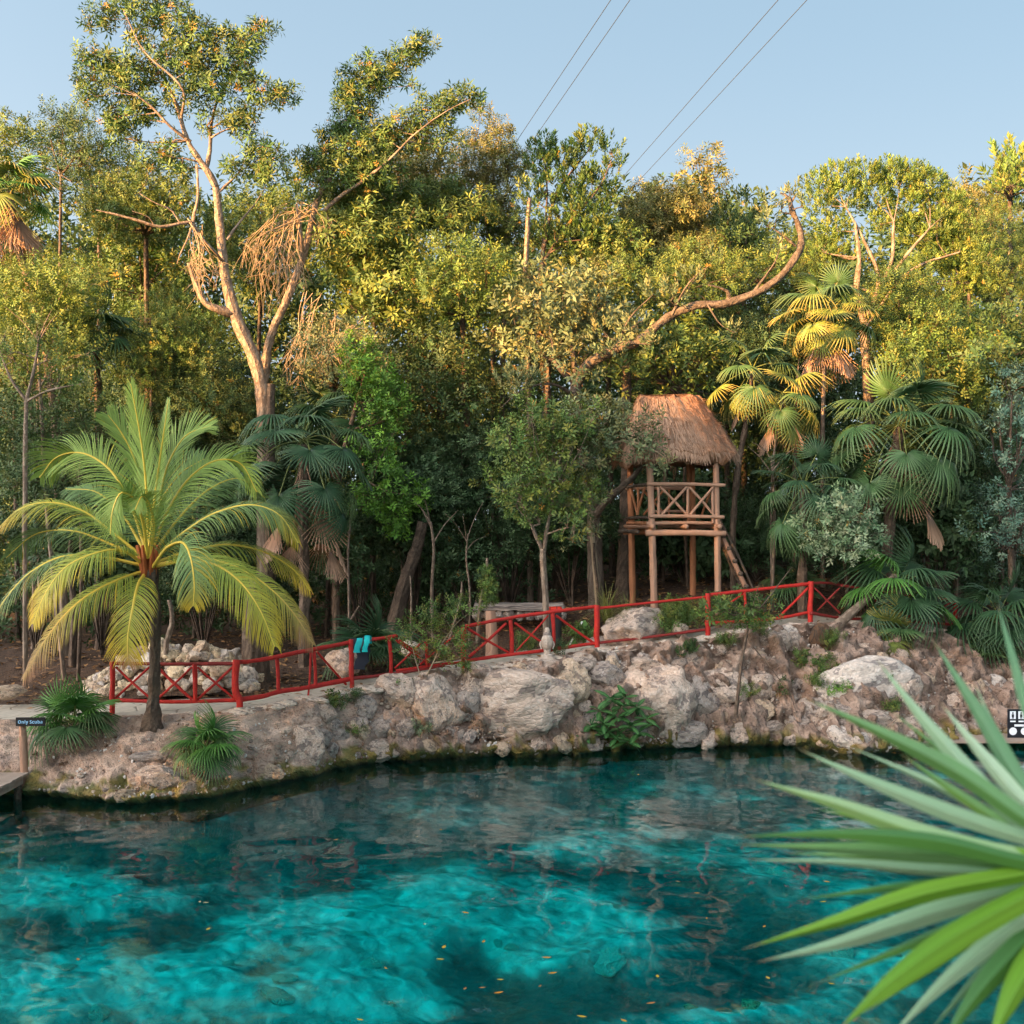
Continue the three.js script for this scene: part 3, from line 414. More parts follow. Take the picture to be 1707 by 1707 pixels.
// --- the tall leaning tree, left of centre
tree('tall_tree', 'tall leaning pale-barked tree whose open crown reaches the top of the photo', 'tree', {
  depth: 30, bark: M.barkPale, seed: 41, kind: 'lance', tone: 'leafy', density: 175, odd: 0.09, up: 0.1, hollow: 0.02,
  trunk: [[446, 'ground', 30, 0.24], [440, 760, 30, 0.180], [438, 660, 30, 0.172], [425, 600, 30, 0.164], [396, 535, 30, 0.152], [378, 470, 30, 0.123], [370, 410, 30, 0.111], [364, 350, 30, 0.098], [360, 312, 30, 0.086]],
  limbs: [
    [[390, 525, 30, 0.107], [362, 516, 29.8, 0.102], [342, 505, 29.7, 0.082], [325, 470, 29.7, 0.066], [314, 438, 29.6, 0.041]],
    [[360, 312, 30, 0.082], [343, 282, 30, 0.082], [326, 258, 30, 0.070], [310, 228, 30, 0.057], [302, 200, 30, 0.049], [285, 150, 30, 0.037], [262, 115, 30.2, 0.025], [232, 80, 30.4, 0.015]],
    [[343, 282, 30, 0.061], [350, 250, 30.2, 0.049], [352, 210, 30.4, 0.041], [362, 170, 30.5, 0.029], [400, 110, 30.6, 0.016], [425, 80, 30.6, 0.010]],
    [[318, 236, 30, 0.045], [285, 212, 29.7, 0.037], [255, 180, 29.5, 0.029], [230, 160, 29.3, 0.016]],
    [[302, 200, 30, 0.037], [305, 150, 29.6, 0.029], [240, 85, 29.6, 0.016], [205, 15, 29.6, 0.010]],
    [[352, 215, 30.4, 0.025], [400, 185, 30.4, 0.018], [445, 168, 30.4, 0.013], [485, 158, 30.4, 0.008]],
    [[365, 320, 30, 0.037], [385, 302, 30.2, 0.029], [402, 285, 30.4, 0.016]],
    [[375, 440, 30, 0.041], [358, 420, 29.5, 0.037], [330, 388, 29.3, 0.033], [322, 370, 29.2, 0.037], [330, 330, 29.2, 0.033], [328, 275, 29.3, 0.029]],
    [[322, 370, 29.2, 0.037], [300, 373, 29, 0.037], [265, 378, 28.8, 0.037], [225, 366, 28.6, 0.033], [190, 357, 28.5, 0.025], [160, 350, 28.4, 0.012]],
    [[300, 372, 29, 0.021], [285, 350, 29, 0.018], [258, 338, 28.8, 0.015], [232, 322, 28.8, 0.008]],
    [[258, 378, 28.8, 0.015], [248, 362, 28.6, 0.013], [220, 352, 28.5, 0.007]],
    [[322, 372, 29.2, 0.025], [312, 400, 29, 0.021], [300, 425, 29, 0.015], [295, 440, 29, 0.008]],
    [[378, 400, 30, 0.037], [400, 370, 30.3, 0.029], [425, 340, 30.6, 0.016]],
  ],
  blobs: [[165, 32, 21], [200, 12, 25], [245, 18, 29], [295, 32, 29], [335, 62, 26], [300, 70, 25], [420, 62, 21], [441, 50, 15], [380, 72, 25], [408, 88, 19], [148, 90, 17], [180, 112, 29], [145, 130, 19], [222, 128, 32], [152, 163, 19], [200, 148, 21], [268, 104, 28], [316, 112, 29], [205, 192, 24], [246, 182, 25], [208, 232, 19], [190, 205, 17], [300, 160, 26], [350, 148, 28], [400, 136, 25], [432, 150, 17], [478, 158, 17], [455, 165, 17], [404, 196, 21], [352, 205, 17], [420, 235, 17], [442, 262, 25], [402, 208, 17], [262, 262, 21], [300, 282, 19], [245, 285, 15], [285, 240, 12], [455, 285, 24], [392, 280, 17], [340, 95, 19], [230, 60, 19], [385, 110, 21]],
});
// --- its neighbour, with two sprays reaching right
tree('forked_tree', 'forked tree with two leafy sprays reaching up to the right over the canopy', 'tree', {
  depth: 31.5, bark: M.barkPale, seed: 42, kind: 'lance', tone: 'leafy', density: 165, odd: 0.08, up: 0.1, hollow: 0.02,
  trunk: [[436, 'ground', 31.5, 0.15], [440, 640, 31.5, 0.119], [452, 560, 31.5, 0.111], [478, 500, 31.5, 0.102], [505, 430, 31.5, 0.098], [518, 380, 31.5, 0.089], [528, 335, 31.5, 0.076], [544, 305, 31.5, 0.064]],
  limbs: [[[544, 305, 31.5, 0.060], [565, 270, 31.5, 0.043], [582, 235, 31.6, 0.038], [598, 175, 31.7, 0.030], [625, 135, 31.8, 0.021], [668, 100, 31.9, 0.015], [705, 72, 32, 0.007]], [[540, 352, 31.5, 0.060], [570, 325, 31.3, 0.051], [600, 305, 31.2, 0.043], [645, 270, 31.1, 0.034], [690, 225, 31, 0.021], [745, 185, 31, 0.013], [785, 165, 31, 0.007]], [[505, 440, 31.5, 0.060], [502, 400, 31.2, 0.051], [498, 370, 31.1, 0.043], [494, 340, 31, 0.025]]],
  blobs: [[706, 72, 16], [690, 92, 17], [665, 104, 21], [638, 118, 24], [612, 112, 19], [585, 132, 17], [605, 150, 25], [628, 140, 17], [572, 160, 17], [580, 184, 19], [600, 178, 16], [564, 214, 16], [590, 205, 19], [610, 190, 14], [689, 144, 10], [785, 165, 17], [758, 162, 19], [740, 178, 19], [718, 188, 21], [698, 205, 21], [742, 212, 16], [668, 212, 25], [650, 232, 27], [622, 225, 24], [580, 248, 32], [615, 262, 33], [548, 262, 21], [545, 228, 15], [526, 276, 24], [560, 300, 33], [508, 268, 17], [640, 285, 29], [748, 240, 17], [700, 235, 19], [600, 300, 29], [520, 310, 24]],
});
// --- the trees of the canopy, left to right
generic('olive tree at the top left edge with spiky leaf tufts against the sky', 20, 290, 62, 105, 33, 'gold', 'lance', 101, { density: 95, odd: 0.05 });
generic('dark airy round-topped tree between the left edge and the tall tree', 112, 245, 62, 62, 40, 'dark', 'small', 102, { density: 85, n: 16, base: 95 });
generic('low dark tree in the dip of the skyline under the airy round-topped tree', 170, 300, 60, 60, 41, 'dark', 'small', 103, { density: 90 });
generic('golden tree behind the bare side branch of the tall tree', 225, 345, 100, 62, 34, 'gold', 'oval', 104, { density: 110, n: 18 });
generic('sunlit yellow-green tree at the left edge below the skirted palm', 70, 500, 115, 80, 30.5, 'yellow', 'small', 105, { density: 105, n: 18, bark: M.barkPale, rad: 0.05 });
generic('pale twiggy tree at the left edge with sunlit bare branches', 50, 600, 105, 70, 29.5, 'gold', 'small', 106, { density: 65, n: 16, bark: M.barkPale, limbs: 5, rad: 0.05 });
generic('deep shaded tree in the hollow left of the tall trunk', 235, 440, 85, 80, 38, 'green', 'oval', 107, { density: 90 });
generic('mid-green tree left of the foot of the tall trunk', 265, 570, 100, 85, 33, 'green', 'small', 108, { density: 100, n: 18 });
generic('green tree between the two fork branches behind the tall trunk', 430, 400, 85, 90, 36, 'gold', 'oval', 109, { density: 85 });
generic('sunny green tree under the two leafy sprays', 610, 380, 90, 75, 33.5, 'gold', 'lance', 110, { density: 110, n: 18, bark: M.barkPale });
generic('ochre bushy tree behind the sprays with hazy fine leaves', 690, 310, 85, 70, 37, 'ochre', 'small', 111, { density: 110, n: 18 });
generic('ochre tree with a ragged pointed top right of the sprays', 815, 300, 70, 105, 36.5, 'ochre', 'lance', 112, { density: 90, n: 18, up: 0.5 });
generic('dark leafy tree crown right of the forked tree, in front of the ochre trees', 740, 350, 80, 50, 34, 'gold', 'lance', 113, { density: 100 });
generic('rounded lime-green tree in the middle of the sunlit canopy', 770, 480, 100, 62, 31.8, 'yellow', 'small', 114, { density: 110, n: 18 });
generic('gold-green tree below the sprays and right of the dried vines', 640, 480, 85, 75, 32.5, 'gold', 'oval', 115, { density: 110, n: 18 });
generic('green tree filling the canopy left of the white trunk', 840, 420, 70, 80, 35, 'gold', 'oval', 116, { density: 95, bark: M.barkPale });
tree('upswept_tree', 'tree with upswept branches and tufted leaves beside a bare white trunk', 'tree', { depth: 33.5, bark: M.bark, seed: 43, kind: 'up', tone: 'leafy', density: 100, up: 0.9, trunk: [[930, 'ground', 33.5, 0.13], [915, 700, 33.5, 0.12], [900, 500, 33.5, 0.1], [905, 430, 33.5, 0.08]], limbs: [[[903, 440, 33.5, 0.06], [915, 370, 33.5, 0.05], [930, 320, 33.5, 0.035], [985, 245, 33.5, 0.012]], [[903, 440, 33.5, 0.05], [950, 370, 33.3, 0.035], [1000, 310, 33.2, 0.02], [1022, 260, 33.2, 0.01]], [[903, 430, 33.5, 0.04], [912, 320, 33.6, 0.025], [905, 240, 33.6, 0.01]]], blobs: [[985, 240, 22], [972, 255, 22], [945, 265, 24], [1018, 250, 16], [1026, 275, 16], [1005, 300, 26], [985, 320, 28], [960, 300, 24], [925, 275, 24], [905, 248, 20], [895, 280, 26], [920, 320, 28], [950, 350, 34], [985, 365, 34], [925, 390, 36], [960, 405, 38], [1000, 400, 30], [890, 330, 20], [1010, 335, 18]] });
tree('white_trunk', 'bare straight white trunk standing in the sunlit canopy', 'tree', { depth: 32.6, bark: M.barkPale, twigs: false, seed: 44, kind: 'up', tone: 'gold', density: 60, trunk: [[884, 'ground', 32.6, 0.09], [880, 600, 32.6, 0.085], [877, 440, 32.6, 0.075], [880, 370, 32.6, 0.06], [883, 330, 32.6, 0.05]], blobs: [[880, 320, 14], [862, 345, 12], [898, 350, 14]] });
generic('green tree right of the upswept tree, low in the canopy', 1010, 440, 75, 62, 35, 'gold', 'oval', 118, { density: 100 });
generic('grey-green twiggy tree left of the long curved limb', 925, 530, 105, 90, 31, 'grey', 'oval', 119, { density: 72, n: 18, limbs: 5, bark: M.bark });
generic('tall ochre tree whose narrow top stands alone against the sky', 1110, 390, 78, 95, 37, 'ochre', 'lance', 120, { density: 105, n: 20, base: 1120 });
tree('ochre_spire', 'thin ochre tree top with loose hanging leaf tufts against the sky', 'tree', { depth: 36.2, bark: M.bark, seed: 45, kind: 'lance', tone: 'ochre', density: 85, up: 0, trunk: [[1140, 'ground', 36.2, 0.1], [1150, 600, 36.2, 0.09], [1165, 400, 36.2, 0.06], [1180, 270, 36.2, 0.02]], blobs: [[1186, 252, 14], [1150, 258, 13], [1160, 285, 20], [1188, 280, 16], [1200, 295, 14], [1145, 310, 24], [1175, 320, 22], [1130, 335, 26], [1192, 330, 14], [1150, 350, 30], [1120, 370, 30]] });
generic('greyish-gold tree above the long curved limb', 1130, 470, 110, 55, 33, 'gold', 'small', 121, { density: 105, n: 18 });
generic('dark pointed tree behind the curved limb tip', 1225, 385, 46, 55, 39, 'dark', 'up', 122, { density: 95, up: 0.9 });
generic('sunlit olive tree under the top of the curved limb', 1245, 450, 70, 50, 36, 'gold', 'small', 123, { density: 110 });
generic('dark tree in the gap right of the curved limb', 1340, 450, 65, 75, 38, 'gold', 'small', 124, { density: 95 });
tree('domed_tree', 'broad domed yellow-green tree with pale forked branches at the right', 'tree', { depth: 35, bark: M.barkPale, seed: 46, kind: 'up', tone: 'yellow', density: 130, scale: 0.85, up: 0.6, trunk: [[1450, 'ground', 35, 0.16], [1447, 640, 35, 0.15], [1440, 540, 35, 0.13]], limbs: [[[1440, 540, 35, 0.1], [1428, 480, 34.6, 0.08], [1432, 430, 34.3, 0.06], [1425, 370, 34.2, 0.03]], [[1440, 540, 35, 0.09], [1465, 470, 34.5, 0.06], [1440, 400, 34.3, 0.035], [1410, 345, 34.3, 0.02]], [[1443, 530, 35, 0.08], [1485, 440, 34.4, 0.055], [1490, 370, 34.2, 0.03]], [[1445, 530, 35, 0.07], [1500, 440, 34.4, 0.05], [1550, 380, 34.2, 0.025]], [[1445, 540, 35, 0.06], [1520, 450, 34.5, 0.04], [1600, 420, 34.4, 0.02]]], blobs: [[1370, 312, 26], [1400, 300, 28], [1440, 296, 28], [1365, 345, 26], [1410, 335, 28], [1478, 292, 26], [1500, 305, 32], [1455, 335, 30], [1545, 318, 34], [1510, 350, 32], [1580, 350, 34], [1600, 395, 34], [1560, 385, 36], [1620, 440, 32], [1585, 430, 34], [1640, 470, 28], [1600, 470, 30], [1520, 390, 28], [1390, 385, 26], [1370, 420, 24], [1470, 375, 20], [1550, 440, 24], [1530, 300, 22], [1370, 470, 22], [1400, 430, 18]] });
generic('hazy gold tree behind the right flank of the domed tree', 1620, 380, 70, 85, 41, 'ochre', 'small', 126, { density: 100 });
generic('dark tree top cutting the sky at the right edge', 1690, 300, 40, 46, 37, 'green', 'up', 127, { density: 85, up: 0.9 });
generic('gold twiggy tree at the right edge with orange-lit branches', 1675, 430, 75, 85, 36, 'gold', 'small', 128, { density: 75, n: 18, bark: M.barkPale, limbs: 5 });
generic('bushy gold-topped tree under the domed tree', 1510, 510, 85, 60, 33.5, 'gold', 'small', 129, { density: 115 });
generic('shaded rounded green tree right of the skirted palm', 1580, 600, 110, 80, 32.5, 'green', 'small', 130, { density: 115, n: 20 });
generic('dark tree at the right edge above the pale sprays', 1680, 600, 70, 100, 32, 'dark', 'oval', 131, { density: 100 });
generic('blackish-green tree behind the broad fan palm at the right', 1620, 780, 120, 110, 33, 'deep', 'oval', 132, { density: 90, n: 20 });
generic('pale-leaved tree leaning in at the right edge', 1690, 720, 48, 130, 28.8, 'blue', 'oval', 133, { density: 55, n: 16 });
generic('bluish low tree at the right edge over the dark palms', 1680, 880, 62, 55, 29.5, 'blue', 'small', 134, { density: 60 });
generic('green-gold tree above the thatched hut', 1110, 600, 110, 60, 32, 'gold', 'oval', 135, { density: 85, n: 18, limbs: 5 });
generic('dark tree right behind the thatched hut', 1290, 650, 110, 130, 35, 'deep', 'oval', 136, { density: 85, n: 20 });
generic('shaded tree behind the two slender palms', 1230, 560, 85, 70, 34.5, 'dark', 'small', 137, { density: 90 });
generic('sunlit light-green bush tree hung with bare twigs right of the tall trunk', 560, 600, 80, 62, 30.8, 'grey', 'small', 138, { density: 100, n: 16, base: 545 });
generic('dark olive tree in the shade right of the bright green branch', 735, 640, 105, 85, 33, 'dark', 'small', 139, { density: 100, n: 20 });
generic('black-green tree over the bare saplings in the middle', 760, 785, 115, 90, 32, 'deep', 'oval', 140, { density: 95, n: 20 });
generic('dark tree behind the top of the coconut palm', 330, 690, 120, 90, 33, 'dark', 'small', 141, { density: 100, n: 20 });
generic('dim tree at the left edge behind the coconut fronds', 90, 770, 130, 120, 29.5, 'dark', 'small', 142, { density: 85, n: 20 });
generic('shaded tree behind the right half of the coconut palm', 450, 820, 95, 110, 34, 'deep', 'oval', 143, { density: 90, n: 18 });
tree('bright_green_tree', 'bright fresh-green tree hanging its branch low in the middle left', 'tree', { depth: 29.6, bark: M.bark, seed: 47, kind: 'oval', tone: 'bright', density: 125, odd: 0, trunk: [[560, 'ground', 30.4, 0.09], [565, 800, 30.3, 0.08], [590, 690, 30, 0.06], [610, 620, 29.8, 0.04]], limbs: [[[575, 760, 30.3, 0.05], [610, 800, 29.8, 0.035], [650, 820, 29.5, 0.02], [695, 825, 29.4, 0.01]]], blobs: [[590, 585, 24], [615, 600, 26], [600, 630, 30], [640, 640, 28], [625, 665, 28], [655, 665, 24], [645, 700, 26], [620, 700, 20], [600, 745, 18], [630, 755, 20], [655, 730, 16], [640, 790, 26], [610, 835, 26], [670, 815, 26], [700, 825, 22], [640, 845, 24], [670, 865, 20], [655, 885, 16], [690, 845, 14], [600, 850, 14]] });
tree('small_path_tree', 'small glossy dark-green tree with a forked slender trunk behind the fence', 'tree', { depth: 27.2, bark: M.barkPale, seed: 48, kind: 'oval', tone: 'green', density: 70, odd: 0.02, trunk: [[911, 'ground', 27.2, 0.08], [909, 990, 27.2, 0.075], [905, 935, 27.2, 0.075], [905, 915, 27.2, 0.07]], limbs: [[[906, 922, 27.2, 0.05], [892, 890, 27.2, 0.04], [870, 840, 27.2, 0.02]], [[906, 922, 27.2, 0.05], [912, 880, 27.2, 0.04], [925, 820, 27.2, 0.02]]], blobs: puff(915, 775, 112, 112, 27.2, 34, 48, 0.9).map(([x, y, s, d]) => [x, y, s * 0.78, d]) });
// --- the tree with the long curved limb, the trunk beside the hut and the spray before its roof
tree('curved_limb_tree', 'tree beside the hut with a long bare curved limb sweeping up to the right', 'tree', {
  depth: 30, bark: M.barkLimb, seed: 49, kind: 'up', tone: 'grey', density: 75, up: 0.5, odd: 0.04,
  trunk: [[994, 'ground', 30, 0.2], [990, 880, 30, 0.17], [982, 800, 30, 0.15], [968, 730, 30, 0.14], [958, 670, 30, 0.14], [962, 630, 30, 0.14]],
  limbs: [[[962, 640, 30, 0.12], [985, 605, 29.6, 0.125], [1030, 580, 29.2, 0.12], [1062, 570, 29, 0.11], [1092, 546, 28.9, 0.105], [1120, 524, 28.8, 0.10], [1160, 509, 28.6, 0.10], [1205, 507, 28.6, 0.095], [1255, 490, 28.6, 0.095], [1296, 466, 28.6, 0.09], [1325, 432, 28.6, 0.09], [1336, 402, 28.7, 0.085], [1330, 375, 28.8, 0.07], [1321, 352, 28.8, 0.06], [1316, 330, 28.9, 0.05]], [[1316, 332, 28.9, 0.04], [1308, 324, 28.9, 0.025], [1300, 322, 28.9, 0.01]], [[1318, 340, 28.9, 0.03], [1326, 326, 28.9, 0.02], [1330, 322, 28.9, 0.008]], [[1255, 488, 28.6, 0.03], [1290, 440, 28.5, 0.02], [1300, 415, 28.5, 0.008]], [[1120, 524, 28.7, 0.03], [1150, 470, 28.5, 0.02], [1185, 440, 28.4, 0.008]], [[1030, 578, 29.1, 0.035], [1050, 530, 28.9, 0.022], [1090, 490, 28.8, 0.008]], [[1180, 508, 28.5, 0.02], [1200, 540, 28.3, 0.012], [1225, 555, 28.2, 0.005]], [[962, 635, 30, 0.07], [955, 590, 30, 0.06], [955, 540, 30.2, 0.035]], [[960, 640, 30, 0.06], [930, 612, 29.8, 0.05], [920, 570, 29.7, 0.04], [915, 530, 29.7, 0.02]], [[1326, 410, 28.7, 0.035], [1305, 392, 28.6, 0.03], [1290, 382, 28.6, 0.012]], [[958, 660, 30, 0.045], [920, 640, 29.4, 0.03], [870, 650, 29, 0.02], [835, 680, 28.8, 0.008]], [[1215, 503, 28.6, 0.06], [1212, 485, 28.5, 0.04], [1180, 475, 28.4, 0.015]], [[988, 870, 30, 0.08], [1015, 830, 29.5, 0.09], [1050, 800, 29.2, 0.07], [1075, 770, 29, 0.03]]],
  blobs: [[1318, 328, 9, 28.9], [1280, 345, 14, 28.7], [1300, 352, 10, 28.7], [1338, 345, 8, 28.7], [1285, 372, 12, 28.7], [955, 545, 34], [920, 545, 30], [900, 590, 32], [965, 590, 26], [850, 650, 30, 29], [880, 630, 26, 29], [995, 520, 30], [1040, 540, 22, 30.5], [900, 500, 34, 30.5], [960, 490, 34, 30.5], [1020, 590, 20, 28.8], [1060, 545, 22, 28.7], [1085, 575, 18, 28.6], [1120, 500, 20, 28.5], [1005, 560, 24, 29], [1090, 490, 18, 28.8], [1185, 440, 14, 28.4], [1150, 470, 14, 28.5], [1298, 418, 10, 28.5], [1225, 552, 12, 28.2], [1320, 320, 8, 28.9]],
});
tree('leafy_spray', 'grey-green leafy branch hanging over the left side of the hut roof', 'tree', { depth: 27.6, bark: M.twig, seed: 50, kind: 'oval', tone: 'grey', density: 88, odd: 0.03, trunk: [[1000, 'ground', 29.2, 0.07], [985, 850, 28.6, 0.06], [985, 760, 28, 0.05], [1000, 715, 27.8, 0.035]], limbs: [[[985, 760, 28, 0.03], [1035, 735, 27.6, 0.022], [1080, 745, 27.5, 0.015], [1112, 765, 27.5, 0.006]]], blobs: [[985, 700, 28], [1010, 690, 26], [1040, 700, 24], [965, 730, 30], [1005, 735, 32], [1040, 740, 28], [1070, 720, 20], [1068, 750, 20], [1090, 752, 16], [1110, 775, 14, 27.5, 1.4], [975, 775, 28], [1000, 780, 24], [1085, 700, 12], [965, 680, 20], [985, 830, 22], [960, 850, 22], [980, 890, 16], [955, 905, 14]] });
tree('rough_trunk', 'thick rough dark trunk standing right behind the hut\'s left posts', 'tree', { depth: 31, bark: M.barkDark, seed: 51, kind: 'small', tone: 'dark', density: 70, trunk: [[1044, 'ground', 31, 0.3], [1044, 900, 31, 0.21], [1046, 780, 31, 0.15], [1044, 650, 31, 0.12], [1046, 560, 31, 0.08]], blobs: [[1046, 560, 34], [1080, 590, 30], [1015, 610, 30], [1060, 640, 28]] });
// --- thin bare trunks and saplings in the shade
[
  [722, 718, 870, 29.5, 0.05, 0, 'slim pale sapling trunk behind the middle fence, the straightest of the bare ones', 'barkPale'], [685, 684, 960, 27.8, 0.03, 0, 'thin pale stem rising from behind the leafy bush on the fence', 'barkPale'], [583, 584, 870, 28.6, 0.035, 0, 'thin pale trunk just left of the dark fan palm behind the fence', 'barkPale'], [782, 780, 890, 28.6, 0.028, 0, 'very thin stem left of the sunlit leaning pole', 'barkPale'], [796, 812, 930, 28.4, 0.05, 0, 'leaning pale pole beside the vine-covered stump', 'barkPale'], [742, 770, 970, 28.2, 0.035, 0, 'short stick leaning right in the shade behind the fence', 'barkPale'], [650, 705, 870, 30, 0.2, 1, 'thick dark fallen trunk leaning in the forest shade', 'barkDark'], [545, 600, 1010, 27, 0.04, 1, 'grey dead stick slanting down beside the dark fan palm', 'bark'],
  [108, 62, 560, 27.5, 0.055, 0, 'long straight pale trunk slanting behind the coconut palm at the left', 'barkPale'], [130, 132, 780, 27.2, 0.045, 0, 'thin grey trunk behind the left coconut fronds', 'bark'], [285, 282, 1000, 25.6, 0.07, 0, 'short pale trunk behind the red fence and the coconut palm trunk', 'barkPale'], [440, 452, 640, 29.3, 0.16, 0, 'dark lower trunk beside the rubble pile', 'barkDark'], [428, 432, 960, 25.9, 0.3, 0, 'stout pale trunk base behind the fence beside the rubble', 'bark'], [120, 118, 900, 29, 0.09, 0, 'dark trunk in the shade behind the leftmost fronds', 'barkDark'],
  [1147, 1142, 640, 31.5, 0.05, 0, 'thin mottled trunk seen under the hut floor', 'bark'], [1285, 1286, 760, 30, 0.05, 0, 'thin whitish trunk behind the low star-leaved palm', 'barkPale'], [1325, 1330, 620, 31, 0.06, 0, 'bent slender trunk between the two tall thin palms', 'bark'], [1540, 1545, 880, 33, 0.06, 0, 'dim vertical trunk right of the broad fan palm trunk', 'bark'], [1595, 1598, 850, 32, 0.05, 0, 'thin trunk in the dark at the far right', 'bark'], [1105, 1108, 640, 33, 0.05, 0, 'thin dark trunk between the hut posts', 'bark'],
  [955, 958, 900, 31, 0.04, 0, 'thin dark stem right of the small glossy tree', 'barkDark'], [1000, 990, 905, 29, 0.05, 1, 'dark stick leaning against the tree beside the hut', 'barkDark'], [860, 862, 880, 33, 0.05, 0, 'dark thin trunk behind the stone platform', 'barkDark'], [1500, 1510, 700, 34, 0.08, 0, 'dark trunk behind the crown of the broad fan palm', 'barkDark'],
].forEach(([bx, tx, ty, d, rad, lean, label, mat], i) => { const b = foot(bx, d); b.y -= 0.1; const t = at(tx, ty, d + (i % 3 - 1) * 0.3), root = thing(lean ? 'fallen_log' : 'sapling', label, lean ? 'log' : 'tree', b), m = b.clone().lerp(t, 0.5).add(V(0.08 * Math.sin(i * 3), 0, 0.05)), q = b.clone().lerp(t, 0.78).add(V(0.06 * Math.cos(i * 5), 0, 0)); part(root, 'trunk', tube([b, m, q, t], [rad, rad * 0.85, rad * 0.75, rad * 0.6], { seed: i * 3 + 1, rough: 0.1 }), M[mat]);
  if (!lean && rad < 0.12 && ty < 900) { const gs = [], rr = rngOf(i + 60); for (let k = 0; k < 4; k++) { const a = q.clone().lerp(t, rr()), e = a.clone().add(V((rr() - 0.5) * 1.2, 0.3 + 0.6 * rr(), (rr() - 0.5))); gs.push(tube([a, a.clone().lerp(e, 0.5).add(V(0, 0.08, 0)), e], [rad * 0.4, rad * 0.25, 0.006], { radial: 5 })); } part(root, 'branch', gs, M[mat]); } });
tree('forked_sapling', 'sunlit forked bare branch rising at the left edge above the coconut palm', 'tree', { depth: 26.3, bark: M.barkPale, seed: 52, kind: 'small', tone: 'gold', density: 50, trunk: [[42, 'ground', 26.3, 0.055], [42, 760, 26.3, 0.05], [44, 665, 26.3, 0.045]], limbs: [[[44, 668, 26.3, 0.045], [58, 610, 26.3, 0.035], [66, 560, 26.3, 0.02]], [[44, 668, 26.3, 0.04], [20, 635, 26.2, 0.03], [5, 600, 26.2, 0.02]], [[45, 668, 26.3, 0.035], [85, 650, 26.2, 0.025], [135, 640, 26.2, 0.01]]], blobs: [[60, 560, 26], [15, 600, 24], [100, 640, 18], [35, 590, 22], [80, 600, 20], [10, 560, 22]] });
// --- the jungle on the viewer's own shore, behind and to the left: it keeps the low sun off the pool
for (let i = 0; i < 18; i++) {
  const low = i > 14, r = rngOf(700 + i), x = low ? -16 + (i - 15) * 4.2 : -67 + i * 3.3, z = low ? 12.5 - (i - 15) * 1.6 : 7 + 3 * r() + i * 0.25, hgt = low ? 9.6 + r() : 19.6 + 1.6 * r(), g = thing('shore_tree', 'dense jungle tree on the near shore behind the viewer', 'tree', V(x, 3.4, z), 'jungle trees on the near shore'), blobs = [];
  part(g, 'trunk', tube([V(x, 3.2, z), V(x + 0.3, hgt * 0.5, z), V(x, hgt * 0.85, z)], [0.3, 0.22, 0.1]), M.bark);
  for (let k = 0; k < 20; k++) { const t = k / 20, a = k * 2.4; blobs.push([V(x + Math.cos(a) * 2 * (1 - t * 0.3), lerp(4.6, hgt - 1.1, t), z + Math.sin(a) * 1.8), [1.7, 1.4, 1.5]]); }
  crown(g, 'crown', blobs, { kind: 'big', tone: 'green', density: 24, scale: 1.6, seed: 800 + i, hollow: 0.1 });
}

